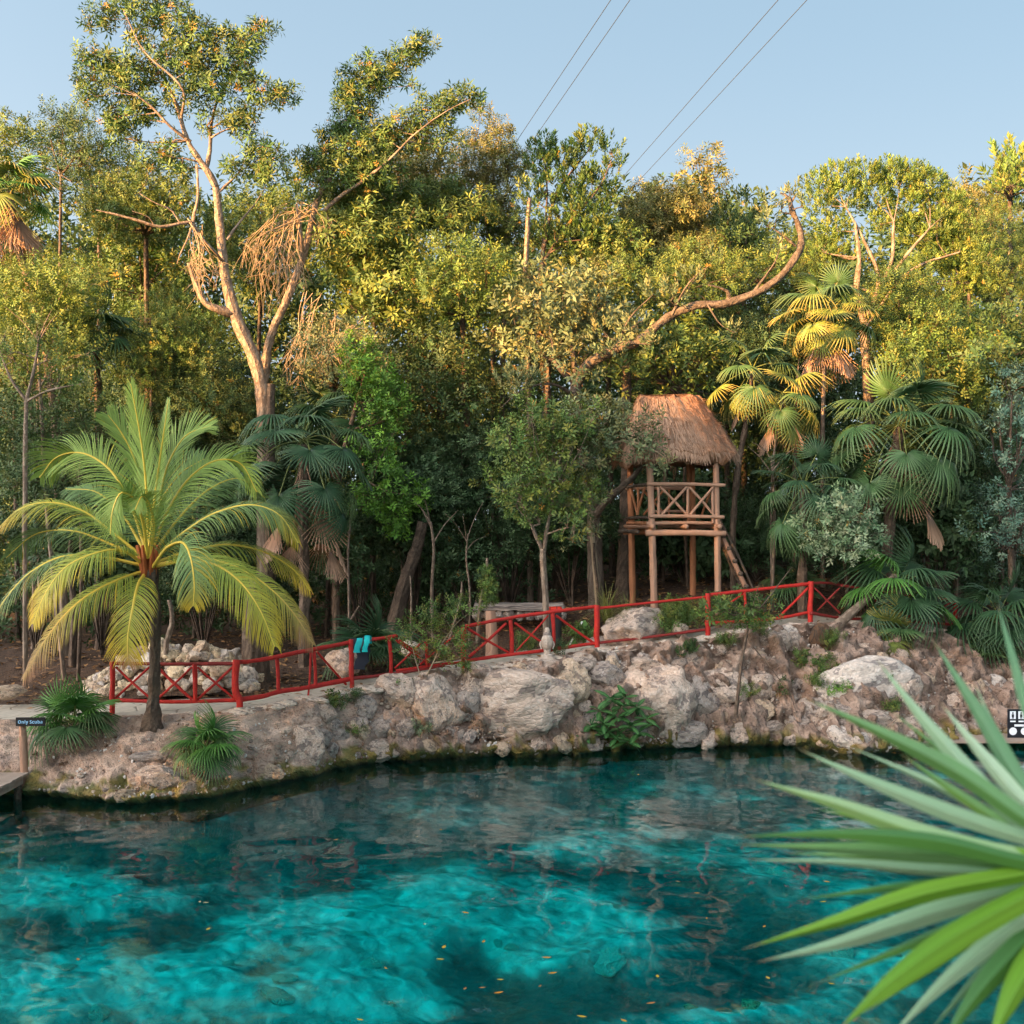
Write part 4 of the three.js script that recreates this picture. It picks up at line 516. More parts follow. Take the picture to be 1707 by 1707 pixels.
// ---------- palms ----------
const green1 = [0.16, 0.26, 0.06], yellow1 = [0.62, 0.44, 0.035], brown1 = [0.34, 0.17, 0.08];
function coconutFrond(root, path, { L = 0.95, face = 0.3, ang = 1, tip = 0, dead = 0, seed = 1, droop = 0.6, tone = green1 }) {
  const r = rngOf(seed + 300), pts = path.map(([x, y, d]) => at(x, y, d)), curve = new THREE.CatmullRomCurve3(pts, false, 'centripetal'), len = curve.getLength();
  const e0 = pts[0], e1 = pts[pts.length - 1], hor = V(e1.x - e0.x, 0, e1.z - e0.z); if (hor.length() < 0.3) hor.set(1, 0, 0); hor.normalize();
  const flat = hor.clone().cross(UP).normalize(), pos = [], idx = [], col = [], n = Math.round(92 * clamp(len / 2.6, 0.6, 1.2));
  for (let i = 0; i < n; i++) for (const sd of [-1, 1]) {
    const t = 0.1 + 0.9 * (i + r() * 0.5) / n, p = curve.getPoint(t), T = curve.getTangent(t).normalize(), view = p.clone().sub(camera.position).normalize();
    const inPic = T.clone().cross(V(0, 0, 1)).normalize(); if (inPic.dot(flat) < 0) inPic.negate();
    const S = flat.clone().multiplyScalar(1 - face).addScaledVector(inPic, face); S.addScaledVector(T, -S.dot(T)).normalize().multiplyScalar(sd);
    const ll = 0.85 * L * Math.min(1, 0.45 + t * 2.2) * (t > 0.7 ? 1 - 0.75 * (t - 0.7) / 0.3 : 1) * (0.88 + 0.2 * r()), w = 0.018 * (0.85 + 0.3 * r());
    const dir = S.multiplyScalar(0.78 * ang).addScaledVector(T, 0.5 + 0.4 * t).add(V((r() - 0.5) * 0.16, (r() - 0.5) * 0.16 + 0.06, (r() - 0.5) * 0.16)).normalize(), q = p.clone(), d2 = dir.clone(), wide = T.clone().addScaledVector(dir, -T.dot(dir)).normalize();
    const o = pos.length / 3, seg = 4, yel = clamp((t - 1 + tip) / Math.max(tip, 0.01) * 1.1, 0, 1), de = clamp((t - 1 + dead) / Math.max(dead, 0.01) * 1.3, 0, 1), j = 0.85 + 0.3 * r(), patch = r() < 0.12 * (tip > 0 ? 1 : 0.2) ? 0.7 : 0;
    for (let k = 0; k <= seg; k++) {
      const u = k / seg, ww = w * (k === seg ? 0.08 : 1 - 0.45 * u), c = mix3(mix3(tone, yellow1, clamp(Math.max(yel, patch) * (0.5 + u) + 0.22 * u * u * tip * 2, 0, 1)), brown1, clamp(de * (0.55 + u * 0.7) + (u > 0.75 ? 0.25 * yel : 0), 0, 1)).map((x) => x * j);
      pos.push(q.x - wide.x * ww / 2, q.y - wide.y * ww / 2, q.z - wide.z * ww / 2, q.x + wide.x * ww / 2, q.y + wide.y * ww / 2, q.z + wide.z * ww / 2); col.push(...c, ...c);
      if (k < seg) { const a = o + k * 2; idx.push(a, a + 1, a + 2, a + 1, a + 3, a + 2); }
      q.addScaledVector(d2, ll / seg); d2.y -= droop * (0.6 + 0.3 * u) * (1 + de * 0.6); d2.normalize();
    }
  }
  const f = part(root, 'frond', [geoOf(pos, idx, null, col)], M.frond);
  const rc = tube(pts, pts.map((_, i) => lerp(0.034, 0.007, i / (pts.length - 1))), { radial: 5, step: 0.12, rough: 0.02, tint: (t) => mix3([0.62, 0.44, 0.05], brown1, clamp((t - 1 + dead) / Math.max(dead, 0.01), 0, 1)) }); rc.deleteAttribute('uv');
  part(f, 'midrib', [rc], M.rib);
  return f;
}
M.rib = std({ color: C(1, 1, 1), vertexColors: true, roughness: 0.5 });
{
  const D = 22.2, base = foot(254, D), cr = at(248, 932, D), root = thing('coconut_palm', 'big coconut palm with arching yellow-green fronds on the left bank', 'palm', base);
  part(root, 'trunk', [tube([base.clone().add(V(0, -0.2, 0)), base.clone().add(V(0.0, 0.12, 0)), base.clone().add(V(0.02, 0.6, 0)), at(259, 1090, D), at(257, 1010, D), at(249, 950, D)], [0.2, 0.17, 0.105, 0.092, 0.1, 0.13], { radial: 12, step: 0.06, rough: 0.14 })], M.barkDark);
  const gs = []; const r = rngOf(5); for (let i = 0; i < 11; i++) { const a = i * 2.4, p = cr.clone().add(V(0, -0.25, 0)); gs.push(tube([p.clone().add(V(Math.cos(a) * 0.08, -0.1, Math.sin(a) * 0.08)), p.clone().add(V(Math.cos(a) * 0.13, 0.2, Math.sin(a) * 0.13)), p.clone().add(V(Math.cos(a) * 0.2, 0.5, Math.sin(a) * 0.2))], [0.05, 0.045, 0.03], { radial: 5 })); }
  part(root, 'leaf_sheath', gs, std({ map: woodMap, color: C(0.42, 0.13, 0.03) }));
  const G2 = [0.27, 0.38, 0.08], G3 = [0.17, 0.28, 0.09], Y = [0.31, 0.38, 0.06];
  [
    [[[248, 925, 0], [246, 850, 0.1], [241, 780, 0.1], [232, 715, 0], [218, 640, -0.2]], { face: 0.6, L: 0.8, droop: 0.04, ang: 0.42, tone: G2 }],
    [[[246, 922, 0], [238, 830, 0.2], [222, 760, 0.3], [200, 718, 0.3], [180, 692, 0.2]], { face: 0.5, L: 0.75, droop: 0.12, ang: 0.5, tone: G2 }],
    [[[242, 915, 0], [215, 835, 0.3], [180, 780, 0.5], [135, 755, 0.6], [95, 762, 0.6], [66, 796, 0.6]], { face: 0.55, L: 0.95, droop: 0.35, tone: G2 }],
    [[[238, 928, 0], [190, 890, 0], [140, 853, 0], [85, 838, 0], [35, 848, 0], [-5, 882, 0]], { face: 0.25, L: 0.95, tip: 0.5, tone: Y }],
    [[[238, 935, 0], [180, 905, 0.6], [120, 885, 0.9], [60, 890, 1.1], [10, 930, 1.2]], { face: 0.25, L: 0.85, tone: G3 }],
    [[[236, 942, 0], [165, 928, -0.2], [105, 928, -0.4], [50, 955, -0.5], [8, 1000, -0.6], [-20, 1050, -0.6]], { face: 0.2, L: 0.9, tip: 0.3, tone: G3 }],
    [[[240, 942, 0], [205, 918, -0.5], [160, 922, -1], [110, 945, -1.3], [75, 990, -1.5], [55, 1040, -1.5]], { face: 0.3, L: 0.8, tip: 0.6, tone: Y }],
    [[[240, 952, 0], [200, 965, -0.4], [150, 990, -0.7], [108, 1025, -0.9], [70, 1075, -1.0], [38, 1132, -1.0]], { face: 0.3, L: 0.85, tip: 0.6, dead: 0.55, tone: Y, droop: 0.75 }],
    [[[243, 955, 0], [230, 975, -0.5], [220, 1020, -0.9], [213, 1065, -1.0], [214, 1108, -1.0]], { face: 0.8, L: 0.75, tip: 0.75, dead: 0.2, tone: Y, droop: 0.4 }],
    [[[255, 945, -0.1], [280, 912, -0.6], [305, 905, -1.0], [318, 930, -1.3], [324, 975, -1.4], [322, 1010, -1.4]], { face: 0.7, L: 0.75, tip: 0.3, tone: G3, droop: 0.5 }],
    [[[256, 930, 0], [310, 885, 0], [360, 855, 0], [420, 842, 0], [465, 858, 0], [497, 905, 0]], { face: 0.25, L: 1.0, tip: 0.35, tone: G3 }],
    [[[253, 920, 0], [280, 850, 0.3], [318, 795, 0.5], [360, 768, 0.6], [400, 772, 0.6], [428, 820, 0.6]], { face: 0.5, L: 0.95, droop: 0.4, tone: G2 }],
    [[[252, 918, 0], [264, 840, 0.2], [282, 770, 0.4], [312, 725, 0.5], [352, 710, 0.5]], { face: 0.5, L: 0.85, droop: 0.12, ang: 0.65, tone: G2 }],
    [[[249, 910, 0], [262, 800, 0.1], [272, 730, 0.1], [281, 665, 0.1]], { face: 0.5, L: 0.3, droop: 0, tone: G2 }],
    [[[258, 938, 0], [320, 918, 0.5], [385, 908, 0.8], [445, 922, 0.9], [490, 950, 1.0], [517, 985, 1.0]], { face: 0.25, L: 0.85, tip: 0.5, tone: Y }],
    [[[257, 945, 0], [310, 935, -0.4], [360, 942, -0.8], [402, 972, -1.0], [435, 1020, -1.1], [458, 1078, -1.1]], { face: 0.4, L: 0.95, tip: 0.5, tone: Y, droop: 0.7 }],
    [[[258, 942, 0], [330, 930, -0.1], [400, 948, -0.2], [455, 985, -0.2], [495, 1030, -0.2], [522, 1075, -0.2]], { face: 0.35, L: 0.9, tip: 0.6, dead: 0.45, tone: Y, droop: 0.75 }],
    [[[246, 930, -0.1], [238, 870, -0.5], [222, 830, -0.8], [202, 822, -1.0], [188, 850, -1.1], [184, 890, -1.1]], { face: 0.6, L: 0.7, droop: 0.45, tone: G2 }],
    [[[250, 930, -0.1], [256, 870, -0.4], [246, 835, -0.6], [236, 828, -0.8], [225, 850, -1.0]], { face: 0.6, L: 0.6, droop: 0.4, tone: G2 }],
    [[[254, 925, 0], [300, 862, 0.6], [350, 815, 0.9], [400, 798, 1.0], [442, 830, 1.0]], { face: 0.4, L: 0.8, droop: 0.4, tone: G3 }],
    [[[244, 925, 0], [205, 860, 0.7], [160, 820, 1.0], [110, 815, 1.2]], { face: 0.4, L: 0.75, droop: 0.45, tone: G3 }],
    [[[252, 925, 0.1], [262, 850, 0.8], [300, 790, 1.2], [340, 765, 1.4]], { face: 0.6, L: 0.8, droop: 0.3, tone: G3 }],
  ].forEach(([p, o], i) => coconutFrond(root, p.map(([x, y, dd]) => [x, y, D + dd]), { ...o, seed: i }));
}
// a fan leaf of radius 1: hub at the origin, stalk along -y, upper side +z
function fanGeo({ seg = 30, arc = 2.45, droop = 0.25, join = 0.42, tone, tipTone, seed, hang = 0 }) {
  const r = rngOf(seed), pos = [], idx = [], col = [], da = arc * 2 / seg;
  for (let i = 0; i < seg; i++) {
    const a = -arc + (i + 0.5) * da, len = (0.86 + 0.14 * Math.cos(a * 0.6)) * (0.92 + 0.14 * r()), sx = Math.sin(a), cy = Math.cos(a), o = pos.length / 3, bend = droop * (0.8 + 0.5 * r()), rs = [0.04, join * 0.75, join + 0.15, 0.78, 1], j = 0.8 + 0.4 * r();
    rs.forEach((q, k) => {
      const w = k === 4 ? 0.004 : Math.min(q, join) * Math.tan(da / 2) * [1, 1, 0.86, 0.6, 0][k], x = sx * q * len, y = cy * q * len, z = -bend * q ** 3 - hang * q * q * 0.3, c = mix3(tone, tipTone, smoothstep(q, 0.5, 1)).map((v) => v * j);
      for (const s of [-1, 0, 1]) { pos.push(x + cy * w * s, y - sx * w * s, z + (s ? -w * 0.45 : 0.02)); col.push(...c); }
      if (k < 4) { const b = o + k * 3; idx.push(b, b + 1, b + 3, b + 1, b + 4, b + 3, b + 1, b + 2, b + 4, b + 2, b + 5, b + 4); }
    });
  }
  return geoOf(pos, idx, null, col);
}
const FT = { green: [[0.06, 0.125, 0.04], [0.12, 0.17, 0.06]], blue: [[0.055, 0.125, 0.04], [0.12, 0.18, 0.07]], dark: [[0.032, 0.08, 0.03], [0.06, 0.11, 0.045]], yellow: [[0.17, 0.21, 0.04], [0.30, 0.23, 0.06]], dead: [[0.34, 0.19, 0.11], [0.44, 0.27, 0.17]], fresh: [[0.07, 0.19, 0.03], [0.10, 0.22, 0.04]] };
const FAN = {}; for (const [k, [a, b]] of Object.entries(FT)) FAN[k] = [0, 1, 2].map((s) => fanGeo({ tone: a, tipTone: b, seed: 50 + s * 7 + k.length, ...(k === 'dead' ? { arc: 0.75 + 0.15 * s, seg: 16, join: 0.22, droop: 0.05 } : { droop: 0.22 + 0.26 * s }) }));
const MB = new THREE.Matrix4();
function fanLeaf(root, from, dir, stalk, R, tone, k, { sag = 0.25, facing = 0.35, stalkTone = [0.16, 0.19, 0.05] } = {}) {
  const tipP = from.clone().addScaledVector(dir, stalk).add(V(0, -sag * stalk * stalk, 0)), mid = from.clone().addScaledVector(dir, stalk * 0.5).add(V(0, -sag * stalk * stalk * 0.2, 0)), w = worldPos(root);
  const Y = tipP.clone().sub(mid).normalize(); Y.y -= sag * 0.5; Y.normalize();
  const out = V(dir.x, 0, dir.z); if (out.length() < 0.05) out.set(0.3, 0, 1); out.normalize();
  let N = UP.clone().multiplyScalar(1 - facing).addScaledVector(out, facing * 1.2); N.addScaledVector(Y, -N.dot(Y)); if (N.length() < 0.05) N.set(0, 0, 1); N.normalize();
  const X = Y.clone().cross(N).normalize(); MB.makeBasis(X, Y, N);
  const m = shadows(new THREE.Mesh(FAN[tone][k % 3], M.fan)); m.name = tone === 'dead' ? 'dead_frond' : 'frond'; m.position.copy(tipP).sub(w); m.quaternion.setFromRotationMatrix(MB); m.scale.set(R, R, R); root.add(m);
  return tube([from, mid, tipP], [0.016, 0.012, 0.01], { radial: 4, step: 0.2, rough: 0.02, cap: false, tint: () => (tone === 'dead' ? FT.dead[0] : stalkTone) });
}
function fanPalm(label, { base, trunk, crownAt, n = 14, R = 0.6, stalk = 0.8, tone = 'green', mixTone, low = -0.5, high = 1.35, dead = 0, deadHang = 0.9, seed = 1, bark = M.bark, rad = 0.08, facing = 0.35, sag = 0.25, name = 'fan_palm', group }) {
  const r = rngOf(seed + 500), root = thing(name, label, 'palm', base, group), stalks = [], deadStalks = [];
  const pts = [base.clone().add(V(0, -0.15, 0)), ...trunk, crownAt]; part(root, 'trunk', [tube(pts, pts.map((_, i) => rad * lerp(1.15, 0.9, i / (pts.length - 1))), { radial: 8, rough: 0.16, step: 0.1, seed })], bark);
  for (let i = 0; i < n; i++) { const t = (i + 0.5) / n, el = lerp(high, low, Math.pow(t, 0.85)) + (r() - 0.5) * 0.2, az = i * 2.39996 + r() * 0.5, dir = V(Math.cos(az) * Math.cos(el), Math.sin(el), Math.sin(az) * Math.cos(el)); stalks.push(fanLeaf(root, crownAt.clone().add(V(0, 0.08, 0)), dir, stalk * (0.75 + 0.4 * r()), R * (0.85 + 0.3 * r()), mixTone && r() < 0.35 + 0.5 * (t - 0.5) ? mixTone : tone, (r() * 3) | 0, { sag, facing })); }
  for (let i = 0; i < dead; i++) { const az = i * 2.39996 + r(), dir = V(Math.cos(az) * 0.42, -0.9, Math.sin(az) * 0.42).normalize(); deadStalks.push(fanLeaf(root, crownAt.clone().add(V(0, -0.05 - deadHang * 0.35 * r(), 0)), dir, stalk * (0.4 + 0.5 * r()) * deadHang, R * (1.0 + 0.4 * r()), 'dead', i, { sag: 0.05, facing: 0.9 })); }
  for (const s of [...stalks, ...deadStalks]) s.deleteAttribute('uv');
  part(root, 'stalks', stalks, M.rib).userData.kind = 'stuff'; if (dead) part(root, 'dead_stalks', deadStalks, M.rib).userData.kind = 'stuff';
  return root;
}
const gp = (x, d) => foot(x, d);
fanPalm('broad fan palm with a shaggy bent trunk, largest of the palms right of the hut', { base: gp(1476, 30), trunk: [at(1480, 900, 30), at(1488, 810, 30), at(1495, 750, 30)], crownAt: at(1498, 712, 30), n: 34, R: 0.82, stalk: 1.45, tone: 'blue', mixTone: 'green', low: -0.85, dead: 5, deadHang: 1.5, seed: 1, rad: 0.13, sag: 0.26, facing: 0.5 });
fanPalm('tall thin palm with an orange skirt of dead leaves right of the curved limb', { base: gp(1372, 31.5), trunk: [at(1371, 800, 31.5), at(1373, 650, 31.5), at(1375, 590, 31.5)], crownAt: at(1378, 520, 31.5), n: 20, R: 0.66, stalk: 0.9, tone: 'green', mixTone: 'yellow', low: -0.9, dead: 9, deadHang: 1.1, seed: 2, rad: 0.055, bark: M.barkPale });
fanPalm('slender leaning palm immediately right of the hut roof', { base: gp(1222, 30.2), trunk: [at(1222, 870, 30.2), at(1232, 770, 30.2), at(1246, 690, 30.2)], crownAt: at(1255, 620, 30.2), n: 16, R: 0.6, stalk: 1.0, tone: 'green', mixTone: 'yellow', low: -1.1, dead: 2, seed: 3, rad: 0.07 });
fanPalm('second slender palm just right of the hut palm, with hanging yellow leaves', { base: gp(1288, 30), trunk: [at(1286, 860, 30), at(1290, 760, 30)], crownAt: at(1305, 660, 30), n: 9, R: 0.6, stalk: 0.75, tone: 'yellow', mixTone: 'green', low: -1.2, high: 0.9, dead: 3, seed: 4, rad: 0.035, bark: M.barkPale });
fanPalm('star-leaved dark palm low between the hut stairs and the broad fan palm', { base: gp(1338, 29), trunk: [at(1338, 900, 29)], crownAt: at(1340, 815, 29), n: 20, R: 0.6, stalk: 1.0, tone: 'dark', mixTone: 'blue', low: -1.1, seed: 5, rad: 0.1 });
fanPalm('wide low palm spreading over the right end of the red fence', { base: gp(1497, 28.3), trunk: [at(1497, 1010, 28.3)], crownAt: at(1498, 985, 28.3), n: 18, R: 0.75, stalk: 0.9, tone: 'dark', mixTone: 'fresh', low: -0.6, high: 1.3, seed: 6, rad: 0.09 });
fanPalm('young fan palm by the sign at the lower left bank', { base: hit(122, 1240), trunk: [], crownAt: hit(122, 1240).add(V(0, 0.32, 0)), n: 15, R: 0.52, stalk: 0.45, tone: 'fresh', mixTone: 'green', low: -0.15, high: 1.35, seed: 7, rad: 0.05 });
fanPalm('small bushy fan palm at the water side of the bank under the first red post', { base: hit(343, 1288), trunk: [], crownAt: hit(343, 1288).add(V(0, 0.36, 0)), n: 17, R: 0.42, stalk: 0.34, tone: 'fresh', mixTone: 'green', low: -0.35, high: 1.4, seed: 8, rad: 0.05 });
fanPalm('dark fan palm behind the red fence where the vest hangs', { base: gp(616, 26.6), trunk: [], crownAt: gp(616, 26.6).add(V(0, 0.5, 0)), n: 16, R: 0.62, stalk: 0.55, tone: 'dark', mixTone: 'green', low: -0.2, high: 1.3, seed: 9, rad: 0.07 });
fanPalm('drooping dark palm with brown dead leaves right of the coconut palm', { base: gp(508, 27.5), trunk: [at(506, 900, 27.5)], crownAt: at(505, 740, 27.5), n: 22, R: 0.72, stalk: 1.25, tone: 'dark', mixTone: 'green', low: -0.8, dead: 9, deadHang: 2.1, seed: 10, rad: 0.12, sag: 0.35 });
fanPalm('dark spreading palm at the right edge behind the foreground leaf', { base: gp(1668, 28.6), trunk: [], crownAt: at(1665, 1035, 28.6), n: 16, R: 0.8, stalk: 0.8, tone: 'dark', low: -0.6, high: 1.3, seed: 11, rad: 0.1 });
fanPalm('fan palm with a straw-coloured skirt at the upper left edge', { base: gp(110, 30), trunk: [at(85, 640, 30), at(50, 480, 30), at(30, 410, 30)], crownAt: at(16, 320, 30), n: 12, R: 0.7, stalk: 0.7, tone: 'fresh', mixTone: 'yellow', low: -0.3, high: 1.3, dead: 12, deadHang: 1.5, seed: 12, rad: 0.09, bark: M.barkPale });
fanPalm('small pale-green palm shoot at the path edge under the wide low palm', { base: hit(1490, 1072), trunk: [], crownAt: hit(1490, 1072).add(V(0, 0.25, 0)), n: 7, R: 0.5, stalk: 0.3, tone: 'yellow', mixTone: 'green', low: -1.0, high: 1.4, seed: 13, rad: 0.04, facing: 0.7 });
fanPalm('little dark palm at the foot of the slope by the right-hand rocks', { base: hit(1662, 1115), trunk: [], crownAt: hit(1662, 1115).add(V(0, 0.2, 0)), n: 8, R: 0.42, stalk: 0.3, tone: 'green', low: 0.1, high: 1.4, seed: 14, rad: 0.04 });
fanPalm('dark palm deep in shade behind the drooping palm', { base: gp(560, 31), trunk: [at(560, 900, 31)], crownAt: at(560, 700, 31), n: 14, R: 0.85, stalk: 1.1, tone: 'dark', low: -0.8, seed: 15, rad: 0.1 });
fanPalm('palm half hidden in the trees left of the forked trunk', { base: gp(165, 32), trunk: [at(165, 760, 32)], crownAt: at(160, 560, 32), n: 12, R: 0.8, stalk: 0.9, tone: 'blue', low: -0.5, seed: 16, rad: 0.09 });
fanPalm('low fan palm under the fence rail at the pale leaning log', { base: hit(1320, 1010, 27.6), trunk: [], crownAt: hit(1320, 1010, 27.6).add(V(0, 0.35, 0)), n: 11, R: 0.5, stalk: 0.4, tone: 'dark', mixTone: 'blue', low: -0.2, seed: 17, rad: 0.05 });
// --- the out-of-focus palm leaf before the viewer
{
  const STRIPS = Array.from({ length: 15 }, (_, i) => -1 + i / 7), hub = at(1830, 1430, 1.5), root = thing('foreground_palm', 'large blurred palm leaf with long pointed blades at the lower right', 'palm', V(hub.x + 0.25, 3.25, hub.z + 0.2));
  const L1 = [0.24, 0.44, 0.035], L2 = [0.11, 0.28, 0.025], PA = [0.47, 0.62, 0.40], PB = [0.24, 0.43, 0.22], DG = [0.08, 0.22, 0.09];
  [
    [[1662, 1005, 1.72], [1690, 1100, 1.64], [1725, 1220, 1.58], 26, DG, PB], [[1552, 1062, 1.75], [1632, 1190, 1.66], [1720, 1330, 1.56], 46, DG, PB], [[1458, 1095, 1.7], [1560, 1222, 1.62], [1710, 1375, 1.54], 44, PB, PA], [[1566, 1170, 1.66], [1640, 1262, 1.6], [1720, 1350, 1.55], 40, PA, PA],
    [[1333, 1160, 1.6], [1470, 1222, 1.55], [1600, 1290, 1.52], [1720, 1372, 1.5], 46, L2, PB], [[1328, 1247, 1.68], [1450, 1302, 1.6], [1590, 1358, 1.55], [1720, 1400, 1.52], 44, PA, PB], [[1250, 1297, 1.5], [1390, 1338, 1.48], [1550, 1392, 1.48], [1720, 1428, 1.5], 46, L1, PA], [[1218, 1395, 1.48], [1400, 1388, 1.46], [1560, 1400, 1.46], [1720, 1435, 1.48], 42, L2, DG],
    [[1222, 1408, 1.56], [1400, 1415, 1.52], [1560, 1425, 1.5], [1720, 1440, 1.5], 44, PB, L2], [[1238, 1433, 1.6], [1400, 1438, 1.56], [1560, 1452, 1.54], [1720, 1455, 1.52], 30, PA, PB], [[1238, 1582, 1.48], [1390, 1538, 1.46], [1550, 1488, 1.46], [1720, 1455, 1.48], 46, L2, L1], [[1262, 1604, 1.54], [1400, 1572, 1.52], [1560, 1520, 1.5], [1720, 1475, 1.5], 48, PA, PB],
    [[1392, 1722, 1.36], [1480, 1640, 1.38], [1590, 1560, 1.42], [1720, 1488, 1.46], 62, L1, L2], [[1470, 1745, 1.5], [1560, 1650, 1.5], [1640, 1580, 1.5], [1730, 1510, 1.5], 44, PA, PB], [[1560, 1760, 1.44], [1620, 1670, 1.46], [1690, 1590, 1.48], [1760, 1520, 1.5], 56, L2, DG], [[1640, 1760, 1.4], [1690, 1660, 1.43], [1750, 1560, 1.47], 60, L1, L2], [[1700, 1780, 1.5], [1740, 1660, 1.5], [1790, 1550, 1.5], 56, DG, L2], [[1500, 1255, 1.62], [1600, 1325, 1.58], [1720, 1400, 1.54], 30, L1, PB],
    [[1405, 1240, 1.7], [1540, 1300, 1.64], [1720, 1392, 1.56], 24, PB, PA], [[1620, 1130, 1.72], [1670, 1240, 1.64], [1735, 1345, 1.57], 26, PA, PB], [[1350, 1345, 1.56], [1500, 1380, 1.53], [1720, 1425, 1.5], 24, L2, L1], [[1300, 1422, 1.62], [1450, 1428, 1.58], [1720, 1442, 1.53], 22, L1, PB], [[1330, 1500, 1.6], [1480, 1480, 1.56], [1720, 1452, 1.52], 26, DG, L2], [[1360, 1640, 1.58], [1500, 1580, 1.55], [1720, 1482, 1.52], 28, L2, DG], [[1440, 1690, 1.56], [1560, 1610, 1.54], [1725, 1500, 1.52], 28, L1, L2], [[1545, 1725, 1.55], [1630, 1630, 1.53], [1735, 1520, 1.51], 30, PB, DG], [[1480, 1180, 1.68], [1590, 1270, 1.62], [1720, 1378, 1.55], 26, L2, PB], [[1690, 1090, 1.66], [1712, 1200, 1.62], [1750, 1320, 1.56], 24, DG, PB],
  ].forEach((row, i) => {
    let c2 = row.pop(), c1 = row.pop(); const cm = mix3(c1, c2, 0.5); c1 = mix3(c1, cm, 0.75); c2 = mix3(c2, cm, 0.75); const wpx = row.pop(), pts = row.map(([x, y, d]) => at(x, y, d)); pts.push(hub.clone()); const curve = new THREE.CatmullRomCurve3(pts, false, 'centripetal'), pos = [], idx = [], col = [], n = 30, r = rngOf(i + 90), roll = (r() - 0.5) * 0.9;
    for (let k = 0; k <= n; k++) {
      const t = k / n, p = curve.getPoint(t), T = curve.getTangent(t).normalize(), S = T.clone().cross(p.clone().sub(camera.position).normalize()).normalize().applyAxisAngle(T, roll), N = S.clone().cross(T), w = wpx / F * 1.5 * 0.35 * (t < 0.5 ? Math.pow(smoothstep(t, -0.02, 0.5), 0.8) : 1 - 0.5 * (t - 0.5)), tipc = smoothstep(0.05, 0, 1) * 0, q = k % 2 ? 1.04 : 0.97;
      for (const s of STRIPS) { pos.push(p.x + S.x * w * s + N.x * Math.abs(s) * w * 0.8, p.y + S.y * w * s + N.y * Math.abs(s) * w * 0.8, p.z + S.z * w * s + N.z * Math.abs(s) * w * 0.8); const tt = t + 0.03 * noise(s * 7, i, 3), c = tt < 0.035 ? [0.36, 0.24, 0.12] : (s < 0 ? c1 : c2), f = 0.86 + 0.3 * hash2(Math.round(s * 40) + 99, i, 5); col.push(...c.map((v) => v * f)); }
      if (k < n) for (let m = 0; m < 14; m++) { const a = k * 15 + m; idx.push(a, a + 1, a + 15, a + 1, a + 16, a + 15); }
    }
    part(root, 'blade', [geoOf(pos, idx, null, col)], M.blade);
  });
  part(root, 'stalk', [tube([V(hub.x + 0.25, 3.1, hub.z + 0.2), V(hub.x + 0.18, 3.9, hub.z + 0.1), hub], [0.02, 0.017, 0.013], { radial: 8 })], std({ color: C(0.16, 0.24, 0.06) }));
}

